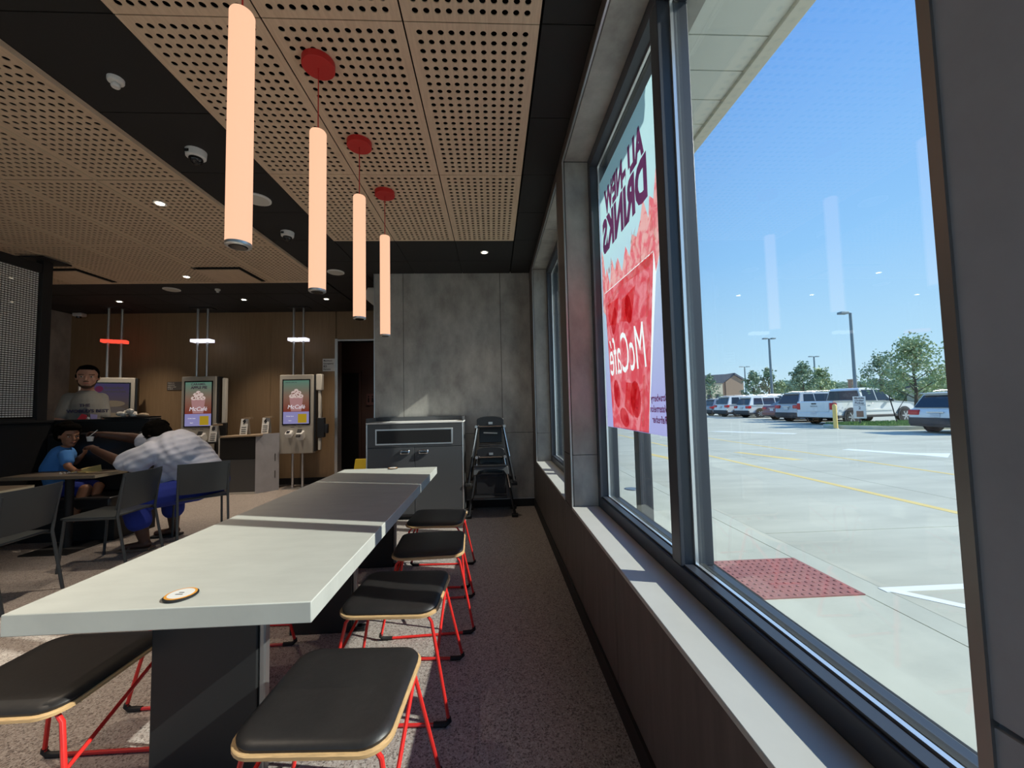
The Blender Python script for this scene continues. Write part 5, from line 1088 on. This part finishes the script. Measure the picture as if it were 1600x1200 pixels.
# ================================================================ TREES
def tree(px, py_top, Y, width_px, lab, m, n=900, cl_=7, py_base=640, lsz=.16, dens=1, name='tree', seed=0):
    rn = random.Random(seed or int(px)); a = P(px, 640, Y); zt_ = P(px, py_top, Y).z; wd_ = width_px/F*Y*.62
    o = root(name, (a.x, Y, GZ), lab, 'tree', 'trees beyond the parked cars'); h = zt_-GZ; z0 = GZ+h*.30
    put('trunk', MB().tube([(a.x, Y, GZ), (a.x+.03*h, Y, GZ+h*.4), (a.x, Y, GZ+h*.85)], [.022*h, .016*h, .004*h], 7), M['bark'], o, smooth=True)
    br = MB(); tips = []
    for k in range(14):
        t_ = .28+.62*k/13; ang = k*2.4+rn.uniform(-.3, .3); rr = wd_*.5*(1.1-t_)*1.35+.15; s_ = Vector((a.x, Y, GZ+h*t_)); e_ = s_+Vector((math.cos(ang)*rr, math.sin(ang)*rr, rr*.55)); br.tube([s_, s_.lerp(e_, .5)+Vector((0, 0, .03*h)), e_], [.006*h, .004*h, .0015*h], 5); tips.append((s_, e_))
    put('branches', br, M['bark'], o, kind='stuff')
    lf = MB()
    for k in range(n):
        s_, e_ = rn.choice(tips) if rn.random() < .85 else (Vector((a.x, Y, GZ+h*.75)), Vector((a.x, Y, zt_)))
        c = s_.lerp(e_, rn.uniform(.35, 1.05))+Vector((rn.gauss(0, 1), rn.gauss(0, 1), rn.gauss(0, 1)))*wd_*.075
        u_ = Vector((rn.gauss(0, 1), rn.gauss(0, 1), rn.gauss(0, 1))).normalized(); v_ = u_.cross(Vector((rn.gauss(0, 1), rn.gauss(0, 1), rn.gauss(0, 1)))).normalized(); q = lsz*rn.uniform(.6, 1.2)
        lf.add([c-u_*q*.5, c+v_*q*.28, c+u_*q*.5, c-v_*q*.28], [(0, 1, 2, 3)])
    put('foliage', lf, m, o, kind='stuff')
tree(1430, 532, 17.6, 150, 'large young oak tree on the grass island, overlapping the pickup truck', M['leaf'], 3600, lsz=.15)
tree(1378, 557, 31, 85, 'darker tree behind the pickup truck, left of the large oak', M['leafd'], 1600, lsz=.22)
tree(1465, 585, 28, 80, 'low yellow-green tree right of the large oak', M['leaf'], 1400, lsz=.2)
tree(1256, 569, 42, 62, 'dark pointed tree above the silver SUV', M['leafd'], 1500, lsz=.32)
tree(1284, 577, 43, 66, 'lighter tree between the dark pointed tree and the tall light pole', M['leaf'], 1300, lsz=.32)
tree(1178, 582, 52, 46, 'dark tree right of the brown gabled building', M['leafd'], 1200, lsz=.36)
tree(1202, 577, 52, 46, 'second dark tree right of the brown gabled building, beside the light pole', M['leafd'], 1200, lsz=.36)
tree(1220, 598, 60, 50, 'small yellow-green tree above the dark red sedan', M['leaf'], 900, lsz=.4)
tree(1110, 587, 62, 44, 'thin tree in front of the cream building at the left', M['leafd'], 700, lsz=.4)
hb = MB(); rn = random.Random(5)
for k in range(2600):
    t_ = rn.random(); px = 1225+270*t_; q = P(px, 640, 110); top = 1.32+(2.2+1.8*noise.noise(Vector((t_*14, 0, 0)))+1.5)*1.15
    c = Vector((q.x, 110+rn.uniform(-3, 3), rn.uniform(0, max(top, 1)))); s_ = rn.uniform(.6, 1.3); hb.ell(c, (s_, s_, s_*.6), 5, 3)
put('tree_line', hb, M['leafd'], kind='stuff', label='low dark line of distant trees along the horizon', category='trees')
# ================================================================ FAR BUILDINGS
def gable(px0, px1, pyr, pye, Y, lab):
    a, b2 = P(px0, 640, Y), P(px1, 640, Y); ze, zr = P(px1, pye, Y).z, P((px0+px1)/2, pyr, Y).z; o = root('gabled_building', ((a.x+b2.x)/2, Y, GZ), lab, 'building')
    xm = (a.x+b2.x)/2; put('gable_wall', MB().prism([(a.x, GZ), (b2.x, GZ), (b2.x, ze), (xm, zr), (a.x, ze)], (0, Y, 0), (1, 0, 0), (0, 0, 1), (0, .4, 0)), M['tan'], o)
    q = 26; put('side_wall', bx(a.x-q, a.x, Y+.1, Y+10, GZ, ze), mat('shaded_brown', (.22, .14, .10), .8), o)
    put('roof', MB().add([(xm, Y, zr), (xm-q, Y+3, zr-.8), (a.x-q, Y+1, ze), (a.x, Y, ze-.2), (xm, Y, zr+.4), (xm-q, Y+3, zr-.4), (a.x-q, Y+1, ze+.4), (a.x, Y, ze+.2)], [(0, 3, 2, 1), (4, 5, 6, 7), (0, 1, 5, 4), (2, 3, 7, 6), (1, 2, 6, 5), (0, 4, 7, 3)]), M['roofm'], o)
    put('roof', MB().add([(xm, Y-.3, zr), (b2.x+.5, Y-.3, ze-.1), (b2.x+.5, Y+10, ze-.1), (xm, Y+10, zr), (xm, Y-.3, zr+.6), (b2.x+.5, Y-.3, ze+.4), (b2.x+.5, Y+10, ze+.4), (xm, Y+10, zr+.6)], [(0, 1, 2, 3), (7, 6, 5, 4), (0, 4, 5, 1), (1, 5, 6, 2), (2, 6, 7, 3), (3, 7, 4, 0)]), M['roofm'], o)
gable(1136, 1164, 586, 595, 105, 'brown gabled building with a slate roof beyond the left end of the car park')
def flatb(px0, px1, pyt, Y, lab, m):
    a, b2 = P(px0, 640, Y), P(px1, 640, Y); zt_ = P((px0+px1)/2, pyt, Y).z; o = root('low_building', ((a.x+b2.x)/2, Y, GZ), lab, 'building'); w = b2.x-a.x
    put('wall', bx(a.x, b2.x, Y, Y+8, GZ, zt_), m, o); put('parapet', bx(a.x-.2, b2.x+.2, Y-.2, Y+8.2, zt_, zt_+.4), M['roofm'], o)
    for k in range(3): put('window', bx(a.x+w*(.12+.3*k), a.x+w*(.30+.3*k), Y-.05, Y+.02, 1.0, zt_*.55), M['carglass'], o)
flatb(1088, 1131, 599, 85, 'low cream building at the left of the view, behind a thin tree', M['cream'])
flatb(1470, 1530, 603, 95, 'low cream building at the right edge of the view, above the white SUV', M['cream'])
